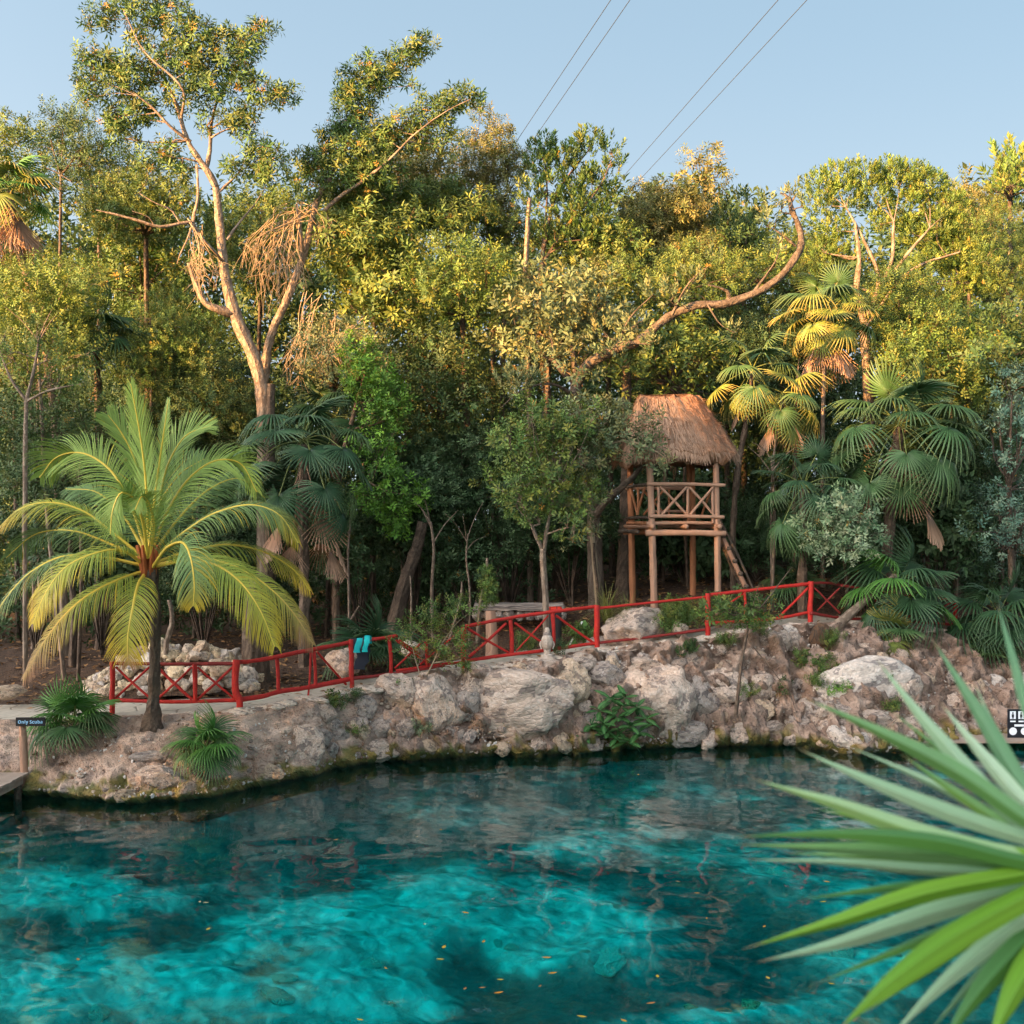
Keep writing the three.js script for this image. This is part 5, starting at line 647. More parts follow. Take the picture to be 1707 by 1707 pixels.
// ---------- the thatched lookout hut ----------
{
  const th = 11 * Math.PI / 180, U = V(Math.cos(th), 0, -Math.sin(th)), Wd = V(-Math.sin(th), 0, -Math.cos(th)), o = at(1085, 870, 28.4), O = V(o.x, 0, o.z);
  const L = (u, y, w) => O.clone().addScaledVector(U, u).addScaledVector(Wd, w).setY(y), gy = (u, w) => { const p = L(u, 0, w); return ground(p.x, -p.z); };
  const root = thing('thatched_hut', 'wooden lookout hut on tall poles with a brown thatched roof', 'hut', L(0.8, gy(0.8, 0.85), 0.85));
  const bar = (a, b, r, m, name, seed = 1) => part(root, name, [tube([L(...a), L((a[0] + b[0]) / 2 + 0.006, (a[1] + b[1]) / 2 + 0.012, (a[2] + b[2]) / 2), L(...b)], [r, r * 0.96, r * 0.92], { radial: 9, rough: 0.07, seed, step: 0.12 })], m);
  const W = 1.62, Dp = 1.72, yF = 4.55, yR = 5.66, yE = 6.36;
  bar([0.10, gy(0, 0) - 0.15, 0], [-0.04, yE + 0.1, 0], 0.085, M.pole, 'post', 3); bar([W + 0.02, gy(W, 0) - 0.15, 0], [W - 0.06, yE + 0.1, 0], 0.08, M.pole, 'post', 5); bar([0.08, gy(0, Dp) - 0.15, Dp], [0, yE + 0.1, Dp], 0.08, M.poleRed, 'post', 7); bar([W, gy(W, Dp) - 0.15, Dp], [W - 0.04, yE + 0.1, Dp], 0.08, M.poleRed, 'post', 9);
  bar([W * 0.86, yF, Dp * 0.8], [W * 0.84, yE, Dp * 0.8], 0.045, M.poleRed, 'post', 4);
  // floor beams and boards
  bar([-0.14, yF, -0.06], [W + 0.16, yF - 0.02, -0.06], 0.075, M.pole, 'beam', 2); bar([-0.14, yF, Dp + 0.04], [W + 0.1, yF, Dp + 0.04], 0.07, M.poleRed, 'beam', 4); bar([-0.02, yF + 0.14, -0.2], [-0.02, yF + 0.14, Dp + 0.3], 0.06, M.pole, 'beam', 5); bar([W - 0.02, yF + 0.14, -0.2], [W - 0.02, yF + 0.14, Dp + 0.3], 0.06, M.pole, 'beam', 6); bar([W / 2, yF + 0.14, -0.16], [W / 2, yF + 0.14, Dp + 0.2], 0.055, M.pole, 'beam', 8);
  for (let k = 0; k < 12; k++) { const w = 0.02 + k * 0.147; bar([-0.1, yF + 0.22, w], [W + 0.08, yF + 0.22, w], 0.042, k ? M.poleRed : M.pole, 'floor_pole', 20 + k); }
  bar([-0.35, yF + 0.02, -0.1], [-0.3, yF + 0.02, Dp * 0.9], 0.05, M.barkDark, 'beam', 11);
  // railings: front, left, back
  bar([-0.12, yR + 0.01, -0.09], [W + 0.14, yR - 0.01, -0.09], 0.043, M.pole, 'rail', 12); bar([-0.06, yF + 0.38, -0.08], [W + 0.12, yF + 0.36, -0.08], 0.043, M.pole, 'rail', 13); bar([-0.06, yR, 0], [-0.08, yR - 0.02, Dp + 0.1], 0.04, M.barkDark, 'rail', 14); bar([-0.06, yF + 0.34, 0], [-0.06, yF + 0.34, Dp], 0.04, M.barkDark, 'rail', 15); bar([-0.1, yR - 0.05, Dp], [W, yR - 0.05, Dp], 0.04, M.pole, 'rail', 16); bar([0.5, yF + 0.5, Dp], [W, yF + 0.5, Dp], 0.035, M.pole, 'rail', 17); bar([0.25, yR - 0.06, 0.06], [W * 0.62, yR - 0.07, 0.06], 0.03, M.pole, 'rail', 18);
  const y1 = yF + 0.42, y2 = yR - 0.05;
  for (const [a, b] of [[[0.17, y1, -0.05], [0.16, y2, -0.05]], [[0.86, y1 - 0.03, -0.06], [0.86, y2, -0.06]], [[W - 0.14, y1 - 0.2, -0.05], [W - 0.16, y2, -0.05]]]) bar(a, b, 0.034, M.pole, 'baluster', a[0] * 30);
  for (const [a, b] of [[[0.2, y2, -0.05], [0.84, y1, -0.05]], [[0.24, y1, -0.08], [0.84, y2, -0.08]], [[0.9, y2, -0.05], [W - 0.08, y1 - 0.05, -0.05]], [[0.92, y1, -0.08], [W - 0.14, y2, -0.08]]]) bar(a, b, 0.032, M.pole, 'brace', a[0] * 40 + 3);
  for (const [a, b] of [[[-0.05, y2, 0.3], [-0.05, y1, 0.95]], [[-0.05, y2, 1.5], [-0.05, y1, 0.9]], [[-0.05, y2, 0.85], [-0.05, y1, 0.85]], [[0.3, y2, Dp], [0.9, y1, Dp]], [[0.9, y2, Dp], [0.35, y1, Dp]], [[1.0, y2, Dp], [1.0, y1, Dp]], [[W, y2, 0.4], [W, y1, 1.1]]]) bar(a, b, 0.03, M.poleRed, 'brace', a[2] * 9 + a[0]);
  for (let k = 0; k < 4; k++) bar([[0, 0], [W, 0], [0, Dp], [0, Dp]][k][0] ? [W, yE, -0.25] : [-0.05, yE, -0.25 + k * 0], k < 2 ? [k ? W : 0, yE, Dp + 0.2] : [W + 0.1, yE + 0.06, k === 2 ? 0 : Dp], 0.045, M.pole, 'roof_beam', 30 + k);
  // thatch
  const wrap = (s) => ((s % 1) + 1) % 1, eave = (s0, g = 0) => { const s = wrap(s0), a = -0.36 + g, b = W + 0.36 - g, c = -0.36 + g, d = Dp + 0.36 - g, per = [[a, c], [b, c], [b, d], [a, d]], k = Math.floor(s * 4) % 4, f = s * 4 - Math.floor(s * 4), p = per[k], q = per[(k + 1) % 4]; return [lerp(p[0], q[0], f), lerp(p[1], q[1], f)]; };
  const ridge = (s0) => { const s = wrap(s0), k = Math.floor(s * 4) % 4, f = s * 4 - Math.floor(s * 4), a = -0.02, b = 1.46, m = Dp / 2; return k === 0 ? [lerp(a, b, f), m - 0.1] : k === 1 ? [b, lerp(m - 0.1, m + 0.1, f)] : k === 2 ? [lerp(b, a, f), m + 0.1] : [a, lerp(m + 0.1, m - 0.1, f)]; };
  const yT = 7.76, yB = 6.36, skin = (s, v, g) => { const r0 = ridge(s), e = eave(s, g * 0.22), bulge = 0.035 * Math.sin(v * Math.PI) - 0.01, n = 0.035 * noise(s * 30, v * 9, g + 1) + 0.05 * noise(s * 9, v * 3, 3); const vv = v + bulge; return L(lerp(r0[0], e[0], vv), lerp(yT + 0.05 * noise(s * 14, 1, 1), yB + 0.05 * noise(s * 26, 2, 2), v ** 1.06) - g * 0.24 + n, lerp(r0[1], e[1], vv)); };
  const pos = [], idx = [], uv = [], ns = 160, nv = 18; for (let g = 0; g < 2; g++) for (let j = 0; j <= nv; j++) for (let i = 0; i <= ns; i++) { const v = g ? 1 - j / nv : j / nv, p = skin((i % ns) / ns, v, g); pos.push(p.x, p.y, p.z); uv.push(i / ns * 8, v * 2); }
  for (let j = 0; j < nv * 2 + 1; j++) for (let i = 0; i < ns; i++) { const a = j * (ns + 1) + i, b = a + ns + 1; idx.push(a, b, a + 1, a + 1, b, b + 1); }
  for (let i = 1; i < ns - 1; i++) idx.push(0, i, i + 1);
  const roof = part(root, 'roof', [geoOf(pos, idx, uv)], std({ map: woodMap, bumpMap: bumpWood, bumpScale: 0.03, color: C(0.32, 0.195, 0.125), side: THREE.DoubleSide }));
  const sp = [], si = [], sc = [], r = rngOf(88);
  for (let k = 0; k < 9000; k++) {
    const s = r(), v = k < 1100 ? 0.95 + 0.05 * r() : Math.pow(r(), 0.8), a = skin(s, v * 0.97, 0), b = skin(s + (r() - 0.5) * 0.006, Math.min(1, v * 0.97 + 0.05), 0), dir = b.clone().sub(a).normalize(), out = V(a.x - L(W / 2, 0, Dp / 2).x, 0.5, a.z - L(W / 2, 0, Dp / 2).z).normalize(), len = 0.16 + 0.2 * r(), wd = dir.clone().cross(out).normalize().multiplyScalar(0.005 + 0.006 * r()), c = lerp(0.55, 1.35, r()), t = sp.length / 3;
    if (v > 0.93) dir.y -= 0.9; dir.add(V((r() - 0.5) * 0.24, 0, (r() - 0.5) * 0.24)).normalize(); a.addScaledVector(out, 0.004); const e = a.clone().addScaledVector(dir, len).addScaledVector(out, 0.008 + 0.035 * r());
    sp.push(a.x - wd.x, a.y - wd.y, a.z - wd.z, a.x + wd.x, a.y + wd.y, a.z + wd.z, e.x + wd.x * 0.5, e.y, e.z + wd.z * 0.5, e.x - wd.x * 0.5, e.y, e.z - wd.z * 0.5); si.push(t, t + 1, t + 2, t, t + 2, t + 3); for (let q = 0; q < 4; q++) sc.push(0.38 * c, 0.235 * c, 0.15 * c);
  }
  part(roof, 'thatch', [geoOf(sp, si, null, sc)], std({ vertexColors: true, side: THREE.DoubleSide })).userData.kind = 'stuff';
  // stairs down to the right
  const st = L(W + 0.12, yF + 0.1, 0.25), en = foot(1272, 28.0), s2 = V(0.05, 0, -0.8);
  for (const [q, m] of [[ZERO, M.stringer], [s2, M.barkDark]]) part(root, 'stringer', [tube([st.clone().add(q), st.clone().lerp(en, 0.5).add(q), en.clone().add(q)], [0.06, 0.06, 0.06], { rough: 0.06 })], m);
  for (let k = 0; k < 7; k++) { const p = st.clone().lerp(en, 0.1 + k * 0.13).add(V(0, 0.04, 0)); part(root, 'step', [tube([p.clone().add(V(0, 0, 0.06)), p.clone().add(s2).add(V(0, 0, -0.06))], [0.06, 0.055], { radial: 8 })], M.barkDark); }
  part(root, 'handrail', [tube([st.clone().add(V(-0.15, 0.75, -0.75)), st.clone().lerp(en, 0.55).add(V(0, 0.62, -0.75)), en.clone().add(V(0.1, 0.4, -0.75))], [0.035, 0.035, 0.03])], M.barkDark);
  part(root, 'stair_post', [tube([en.clone().add(V(0.03, -0.1, -0.7)), en.clone().add(V(0.0, 0.7, -0.7))], [0.05, 0.045])], M.pole);
}

// ---------- the red fence ----------
const fenceD = (px) => { let d = 25; for (let k = 0; k < 6; k++) d = frontX((px - CX) / F * d)[0]; return d + 0.1; };
{
  const fp = (x, y, dd = 0) => at(x, y, fenceD(x) + dd), root = thing('red_fence', 'rustic red-painted pole fence with crossed braces along the bank path', 'fence', foot(773, fenceD(773))); let n = 0;
  const pole = (name, pts, r, mat = M.red) => part(root, name, [tube(pts, pts.map((_, i) => r * 0.88 * (1 - 0.08 * (i % 2))), { radial: 9, rough: 0.09, seed: 100 + n++ * 1.7, step: 0.1 })], mat);
  for (const [x, y, xb, r] of [[187, 1103, 187, 0.055], [395, 1100, 395, 0.08], [585, 1066, 587, 0.06], [773, 1046, 773, 0.068], [995, 1009, 995, 0.07], [1180, 989, 1180, 0.068], [1352, 969, 1350, 0.072]]) { const a = fp(x, y), b = fp(xb, 1100); b.y = ground(b.x, -b.z) - 0.25; const q = x === 395; pole('post', [a, a.clone().lerp(b, 0.3).add(V(q ? -0.03 : 0.005, 0, 0)), a.clone().lerp(b, 0.55).add(V(q ? -0.01 : -0.008, 0, 0)), a.clone().lerp(b, 0.62).add(V(q ? 0.05 : 0, 0, 0)), b.add(V(q ? 0.03 : 0, 0, 0))], r); }
  // rails
  const rail = (pts, r, mat) => pole('rail', pts.map(([x, y, d = 0.04]) => fp(x, y, d)), r, mat);
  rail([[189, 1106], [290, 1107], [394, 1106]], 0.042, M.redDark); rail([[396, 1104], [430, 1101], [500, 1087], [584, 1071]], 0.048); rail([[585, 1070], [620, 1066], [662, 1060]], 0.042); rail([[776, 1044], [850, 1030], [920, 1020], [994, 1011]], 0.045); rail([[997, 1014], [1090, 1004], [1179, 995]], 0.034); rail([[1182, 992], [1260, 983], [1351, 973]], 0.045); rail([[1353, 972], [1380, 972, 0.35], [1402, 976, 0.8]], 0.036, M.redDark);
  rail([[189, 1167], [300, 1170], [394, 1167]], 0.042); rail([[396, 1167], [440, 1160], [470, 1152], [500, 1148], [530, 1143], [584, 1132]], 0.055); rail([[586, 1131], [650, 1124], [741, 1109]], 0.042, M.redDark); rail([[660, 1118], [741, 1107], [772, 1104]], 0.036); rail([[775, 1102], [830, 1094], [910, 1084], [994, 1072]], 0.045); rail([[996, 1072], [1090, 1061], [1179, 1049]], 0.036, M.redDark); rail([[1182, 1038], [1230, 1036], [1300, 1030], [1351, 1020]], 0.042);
  // uprights between the posts
  const up = (x, y0, x1, y1, r = 0.04) => pole('upright', [fp(x, y0, 0.04), fp((x + x1) / 2 + 1, (y0 + y1) / 2, 0.04), fp(x1, y1, 0.04)], r);
  up(324, 1108, 325, 1168, 0.052); up(461, 1095, 464, 1153, 0.042); up(523, 1086, 526, 1146, 0.042); up(518, 1086, 513, 1169, 0.026); up(649, 1064, 652, 1122, 0.045); up(710, 1070, 711, 1112, 0.042); up(851, 1033, 853, 1090, 0.052); up(921, 1022, 923, 1080, 0.05); up(1241, 986, 1242, 1034, 0.04); up(254, 1108, 254, 1168, 0.04);
  // crossed braces
  const br = (x, y, x1, y1, r = 0.026, dd = 0.07) => pole('brace', [fp(x, y, dd), fp((x + x1) / 2, (y + y1) / 2 + 0.6, dd), fp(x1, y1, dd)], r);
  for (const q of [[193, 1112, 249, 1163], [249, 1112, 193, 1163], [262, 1112, 320, 1166, 0.034], [320, 1112, 262, 1166], [329, 1112, 390, 1164], [390, 1110, 329, 1166, 0.028, 0.1], [529, 1087, 577, 1141, 0.026], [664, 1066, 700, 1090, 0.03], [702, 1072, 658, 1114], [660, 1067, 722, 1112, 0.026, 0.1], [766, 1052, 700, 1108, 0.026], [780, 1048, 848, 1088, 0.03], [844, 1039, 782, 1095, 0.036, 0.1], [858, 1038, 908, 1074, 0.03], [914, 1026, 860, 1086, 0.022, 0.1], [927, 1026, 990, 1072, 0.032], [1218, 1004, 1238, 990], [1300, 1027, 1348, 979, 0.034]]) br(...q);
  // the run that turns away behind the palms
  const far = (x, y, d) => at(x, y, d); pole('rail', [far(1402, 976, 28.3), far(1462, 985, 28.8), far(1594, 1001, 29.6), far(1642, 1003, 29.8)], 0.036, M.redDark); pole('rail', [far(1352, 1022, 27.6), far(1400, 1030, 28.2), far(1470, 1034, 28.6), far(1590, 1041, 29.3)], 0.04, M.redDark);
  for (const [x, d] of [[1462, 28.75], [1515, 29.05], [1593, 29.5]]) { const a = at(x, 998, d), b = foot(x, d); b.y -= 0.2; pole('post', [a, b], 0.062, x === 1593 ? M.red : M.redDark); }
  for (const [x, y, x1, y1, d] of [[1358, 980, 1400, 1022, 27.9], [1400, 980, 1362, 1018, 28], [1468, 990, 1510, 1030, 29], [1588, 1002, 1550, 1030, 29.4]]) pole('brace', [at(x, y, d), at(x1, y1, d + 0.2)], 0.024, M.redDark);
}

// ---------- small things along the path ----------
{ // swim vest over the rail
  const d = fenceD(603) - 0.02, root = thing('swim_vest', 'teal and black swim vest draped over the red rail', 'vest', at(606, 1140, d)), strip = (pts, w, th, mat, name, label) => {
    const c = new THREE.CatmullRomCurve3(pts), pos = [], idx = [], n = 18; for (let i = 0; i <= n; i++) { const p = c.getPoint(i / n), T = c.getTangent(i / n), N = V(0, T.z, -T.y).normalize(), ww = w * (1 - 0.12 * Math.sin(i * 0.9)); for (const [s, q] of [[-1, 0], [-0.9, 1], [0, 1.25], [0.9, 1], [1, 0], [0.9, -1], [0, -1], [-0.9, -1]]) pos.push(p.x + s * ww / 2 + 0.01 * Math.sin(i * 0.7), p.y + N.y * q * th / 2, p.z + N.z * q * th / 2); }
    for (let i = 0; i < n; i++) for (let k = 0; k < 8; k++) { const a = i * 8 + k, b = i * 8 + (k + 1) % 8; idx.push(a, b, a + 8, b, b + 8, a + 8); } return part(root, name, [geoOf(pos, idx)], mat, label); };
  const cl = (c) => std({ color: C(...c), roughness: 0.8 }), q = (x, y, z) => at(x, y, d + z);
  strip([q(603, 1075, 0.18), q(602, 1066, 0.08), q(600, 1066, -0.04), q(597, 1078, -0.09), q(595, 1088, -0.1)], 0.14, 0.03, cl([0.0, 0.36, 0.36]), 'panel', 'teal left panel'); strip([q(615, 1072, 0.18), q(614, 1062, 0.08), q(612, 1062, -0.04), q(610, 1074, -0.1), q(608, 1087, -0.12)], 0.12, 0.035, cl([0.0, 0.42, 0.40]), 'panel', 'teal right panel'); strip([q(608, 1070, 0.16), q(607, 1063, 0.07), q(606, 1064, -0.05), q(604, 1076, -0.12), q(603, 1084, -0.125)], 0.035, 0.02, cl([0.02, 0.02, 0.025]), 'strap'); strip([q(592, 1076, 0.2), q(591, 1066, 0.08), q(590, 1067, -0.03), q(591, 1076, -0.06), q(597, 1084, -0.07)], 0.13, 0.03, cl([0.014, 0.016, 0.025]), 'back'); strip([q(606, 1076, 0.16), q(606, 1088, 0.16), q(603, 1102, 0.15), q(598, 1116, 0.14)], 0.26, 0.03, cl([0.016, 0.018, 0.03]), 'skirt', 'black lower part hanging behind the rail');
}
{ // stone head
  const d = fenceD(912) - 0.22, base = hit(913, 1102, 24), c = at(912, 1074, -base.z + 0.02), root = thing('stone_head_statue', 'small grey stone head statue with a topknot at the path edge', 'statue', base), pos = [], idx = [], uv = [], nu = 56, nv = 48;
  for (let j = 0; j <= nv; j++) for (let i = 0; i <= nu; i++) {
    const th = j / nv * Math.PI, ph = i / nu * 2 * Math.PI, y = Math.cos(th), s = Math.sin(th), x = s * Math.sin(ph), z = s * Math.cos(ph); let R = 1;
    const face = Math.max(0, z), g = (cx, cy, a, b) => Math.exp(-(((x - cx) / a) ** 2) - ((y - cy) / b) ** 2) * face;
    R += 0.22 * g(0, -0.12, 0.09, 0.16) + 0.1 * g(0, 0.1, 0.06, 0.2) - 0.12 * g(0.3, 0.06, 0.18, 0.09) - 0.12 * g(-0.3, 0.06, 0.18, 0.09) + 0.06 * g(0.3, 0.03, 0.12, 0.035) + 0.06 * g(-0.3, 0.03, 0.12, 0.035) + 0.07 * g(0.28, 0.2, 0.22, 0.05) + 0.07 * g(-0.28, 0.2, 0.22, 0.05) + 0.1 * g(0, -0.42, 0.2, 0.05) + 0.08 * g(0, -0.53, 0.17, 0.05) - 0.06 * g(0, -0.475, 0.22, 0.02) + 0.1 * g(0, -0.78, 0.25, 0.14);
    if (y > 0.32 + 0.1 * z) R += 0.05 + 0.035 * Math.sin(ph * 11) * Math.sin(th * 22);
    const jaw = y < 0 ? 1 - 0.3 * y * y : 1; pos.push(c.x + x * R * 0.125 * jaw, c.y + 0.03 + y * R * 0.185, c.z + z * R * 0.14 * jaw); uv.push(i / nu, j / nv);
    if (j < nv && i < nu) { const a = j * (nu + 1) + i, b = a + nu + 1; idx.push(a, b, a + 1, a + 1, b, b + 1); }
  }
  part(root, 'head', [geoOf(pos, idx, uv)], M.stoneHead);
  const lathe = (pts, y) => { const g = new THREE.LatheGeometry(pts.map(([r, h]) => new THREE.Vector2(r, h)), 28); g.translate(c.x, y, c.z); return g; };
  part(root, 'topknot', [lathe([[0.0, 0.12], [0.03, 0.115], [0.05, 0.09], [0.058, 0.06], [0.05, 0.03], [0.075, 0.01], [0.085, -0.04]], c.y + 0.235)], M.stoneHead); part(root, 'neck', [lathe([[0.085, 0.12], [0.07, 0.05], [0.075, 0.0], [0.1, -0.04]], c.y - 0.2)], M.stoneHead); part(root, 'base', [lathe([[0.0, 0.04], [0.12, 0.04], [0.135, 0.02], [0.13, -0.03], [0.19, -0.045], [0.2, -0.12], [0.17, -0.3], [0, -0.3]], c.y - 0.24)], M.stoneHead);
  for (const s of [-1, 1]) part(root, 'ear', [tube([V(c.x + s * 0.125, c.y + 0.06, c.z - 0.01), V(c.x + s * 0.142, c.y, c.z - 0.015), V(c.x + s * 0.118, c.y - 0.1, c.z)], [0.018, 0.022, 0.016], { radial: 8, step: 0.03 })], M.stoneHead);
}
const canvasTex = (w, h, draw) => { const c = document.createElement('canvas'); c.width = w; c.height = h; draw(c.getContext('2d')); const t = new THREE.CanvasTexture(c); t.colorSpace = THREE.SRGBColorSpace; return t; };
function boardGeo(p, w, h, th, yaw = 0) { const g = new THREE.BoxGeometry(w, h, th); g.rotateY(yaw); g.translate(p.x, p.y, p.z); return g; }
function facePlane(p, w, h, yaw = 0) { const g = new THREE.PlaneGeometry(w, h); g.rotateY(yaw); g.translate(p.x, p.y, p.z); return g; }
{ // sign at the left dock
  const d = 21.55, b = at(42, 1292, d), root = thing('dock_sign', 'small black sign with light blue writing on a weathered post', 'sign', b), p = at(51, 1203, d - 0.07);
  part(root, 'post', [tube([b.clone().add(V(0, -0.3, 0)), at(39, 1240, d), at(37, 1199, d)], [0.075, 0.065, 0.06], { radial: 10, rough: 0.08 })], M.pole); part(root, 'board', [boardGeo(p, 0.5, 0.15, 0.03, 0.05)], std({ color: C(0.012, 0.013, 0.018), roughness: 0.6 }));
  part(root, 'lettering', [facePlane(p.clone().add(V(0.001, 0, 0.018)), 0.49, 0.14, 0.05)], std({ roughness: 0.6, map: canvasTex(512, 150, (g) => { g.fillStyle = '#0b0c10'; g.fillRect(0, 0, 512, 150); g.fillStyle = '#8fc4ea'; g.font = 'bold 84px sans-serif'; g.textBaseline = 'middle'; g.textAlign = 'center'; g.fillText('Only Scuba', 256, 78, 480); }) }));
}
function plankDock(name, label, x0, x1, d0, d1, y, n, seed) {
  const r = rngOf(seed), root = thing(name, label, 'dock', V((x0 + x1) / 2, 0, -(d0 + d1) / 2)), w = (d1 - d0) / n;
  for (let i = 0; i < n; i++) { const g = new THREE.BoxGeometry(x1 - x0 + 0.05 * r(), 0.04, w - 0.012, 12, 1, 1), ps = g.attributes.position; for (let k = 0; k < ps.count; k++) ps.setY(k, ps.getY(k) + 0.004 * noise(ps.getX(k) * 2, i, 1)); g.computeVertexNormals(); g.rotateX((r() - 0.5) * 0.02); g.translate((x0 + x1) / 2, y + 0.006 * r(), -(d0 + (i + 0.5) * w)); part(root, 'plank', [g], M.plank); }
  for (const x of [x0 + 0.25, x1 - 0.12]) { part(root, 'joist', [boardGeo(V(x, y - 0.1, -(d0 + d1) / 2), 0.09, 0.14, d1 - d0 - 0.04)], M.plank); for (const d of [d0 + 0.2, d1 - 0.15]) part(root, 'pile', [tube([V(x, -2.4, -d), V(x, y - 0.172, -d)], [0.07, 0.065], { radial: 9 })], M.barkDark); }
  return root;
}
plankDock('plank_dock', 'weathered grey plank dock jutting in at the lower left edge', -12.6, -8.42, 18.6, 21.5, 0.42, 20, 3);
plankDock('plank_walkway', 'low grey plank walkway along the water at the right edge', 8.6, 14, 25.75, 26.7, 0.2, 7, 4);
{ // sign board by the right walkway
  const d = 26.2, p = at(1708, 1206, d), root = thing('notice_board', 'black notice board with white pictograms cut by the right edge', 'sign', V(p.x, 0.2, p.z));
  part(root, 'board', [boardGeo(p, 0.72, 0.6, 0.04)], std({ color: C(0.012, 0.014, 0.022), roughness: 0.5 }));
  for (const s of [-1, 1]) part(root, 'leg', [boardGeo(V(p.x + s * 0.3, (p.y - 0.3 + 0.22) / 2, p.z - 0.02), 0.06, Math.max(0.05, p.y - 0.3 - 0.22), 0.05)], M.barkDark);
  part(root, 'pictograms', [facePlane(p.clone().add(V(0, 0, 0.023)), 0.7, 0.58)], std({ roughness: 0.5, map: canvasTex(512, 424, (g) => {
    g.fillStyle = '#0c0f18'; g.fillRect(0, 0, 512, 424); g.fillStyle = '#e8eaee'; for (const x of [22, 150, 278, 400]) { g.fillRect(x, 20, 92, 120); g.fillRect(x + 4, 166, 84, 22); } g.fillRect(90, 222, 380, 36); g.beginPath(); g.arc(70, 330, 60, 0, 7); g.fill(); g.beginPath(); g.arc(250, 330, 60, 0, 7); g.fill();
    g.fillStyle = '#0c0f18'; for (const x of [22, 150, 278, 400]) { g.beginPath(); g.arc(x + 46, 48, 13, 0, 7); g.fill(); g.fillRect(x + 28, 66, 36, 44); g.fillRect(x + 31, 110, 12, 24); g.fillRect(x + 49, 110, 12, 24); }
  }) }));
}
{ // rubble pile behind the first stretch of fence
  const rub = std({ map: rockMap, bumpMap: rockBump, bumpScale: 0.03, color: C(0.92, 0.80, 0.60) }), r = rngOf(12), cx = (285 - CX) / F * 25.6, root = thing('rubble_pile', 'pile of pale broken limestone behind the fence under the coconut palm', 'rubble', V(cx, ground(cx, 25.6), -25.6));
  const top = (x, d) => ground(x, d) + 0.88 * Math.exp(-(Math.abs((x - cx) / 1.55) ** 3.2) - ((d - 25.9) / 0.85) ** 2) * (0.85 + 0.2 * noise(x * 1.5, d, 2));
  for (let i = 0; i < 290; i++) { const x = cx + (r() - 0.5) * 3.7, d = 24.85 + 1.35 * r(), big = r() < 0.09, s = big ? 0.16 + 0.06 * r() : 0.06 + 0.075 * r() ** 1.3, y = top(x, d); if (y - ground(x, d) < 0.03 && r() < 0.5) continue; stone(root, (s > 0.09 ? midRocks : smallRocks)[(r() * 5) | 0], [rub, rub, M.slab, M.rockTan, M.rockPale][(r() * 5) | 0], V(x, y + s * 0.2, -d), s * 1.25, s * 0.85, s, [r() * 3, r() * 6, r()]); }
  const pos = [], idx = []; for (let j = 0; j < 16; j++) for (let i = 0; i < 40; i++) { const x = cx - 2.1 + 4.2 * i / 39, d = 24.7 + 1.9 * j / 15; pos.push(x, top(x, d) - 0.03, -d); if (i < 39 && j < 15) { const a = j * 40 + i, b = a + 40; idx.push(a, a + 1, b, a + 1, b + 1, b); } } part(root, 'core', [geoOf(pos, idx, pos.flatMap((_, i) => (i % 3 === 0 ? [pos[i], pos[i + 2]] : [])))], M.litter);
}
// boulders that lie on their own
for (const [x, y, w, h, d, mat, label, g] of [[1062, 1042, 150, 62, 27.7, 'rock', 'long low boulder behind the fence in front of the hut', 1], [1135, 1046, 28, 22, 27.4, 'slab', 'small pale stone at the right end of the long boulder', 2], [572, 1102, 56, 40, 25.4, 'rock', 'brownish boulder behind the fence left of the hanging vest', 3], [372, 1108, 44, 30, 24.9, 'rockTan', 'tan boulder at the right foot of the rubble pile', 4], [352, 1140, 40, 20, 24.7, 'slab', 'pale flat stone by the rubble under the fence rail', 5], [690, 1080, 60, 26, 25.9, 'slab', 'pale flat stone behind the leafy bush on the fence', 2], [1000, 1075, 40, 20, 27.4, 'rockGrey', 'grey stone in the shade at the left end of the long boulder', 3], [20, 1150, 56, 24, 24.6, 'rockTan', 'tan stone block behind the young palm at the left edge', 4]]) { const b = foot(x, d), s = d / F / 2, root = tag(shadows(new THREE.Mesh(bigRocks[g], M[mat])), label, 'boulder'); root.name = numbered('boulder'); root.position.copy(at(x, y, d)); root.position.y = Math.max(b.y + h * s * 0.35, root.position.y - h * s * 0.15); root.scale.set(w * s * 1.1, h * s * 1.25, Math.min(w, h * 1.6) * s); root.rotation.y = g; scene.add(root); }
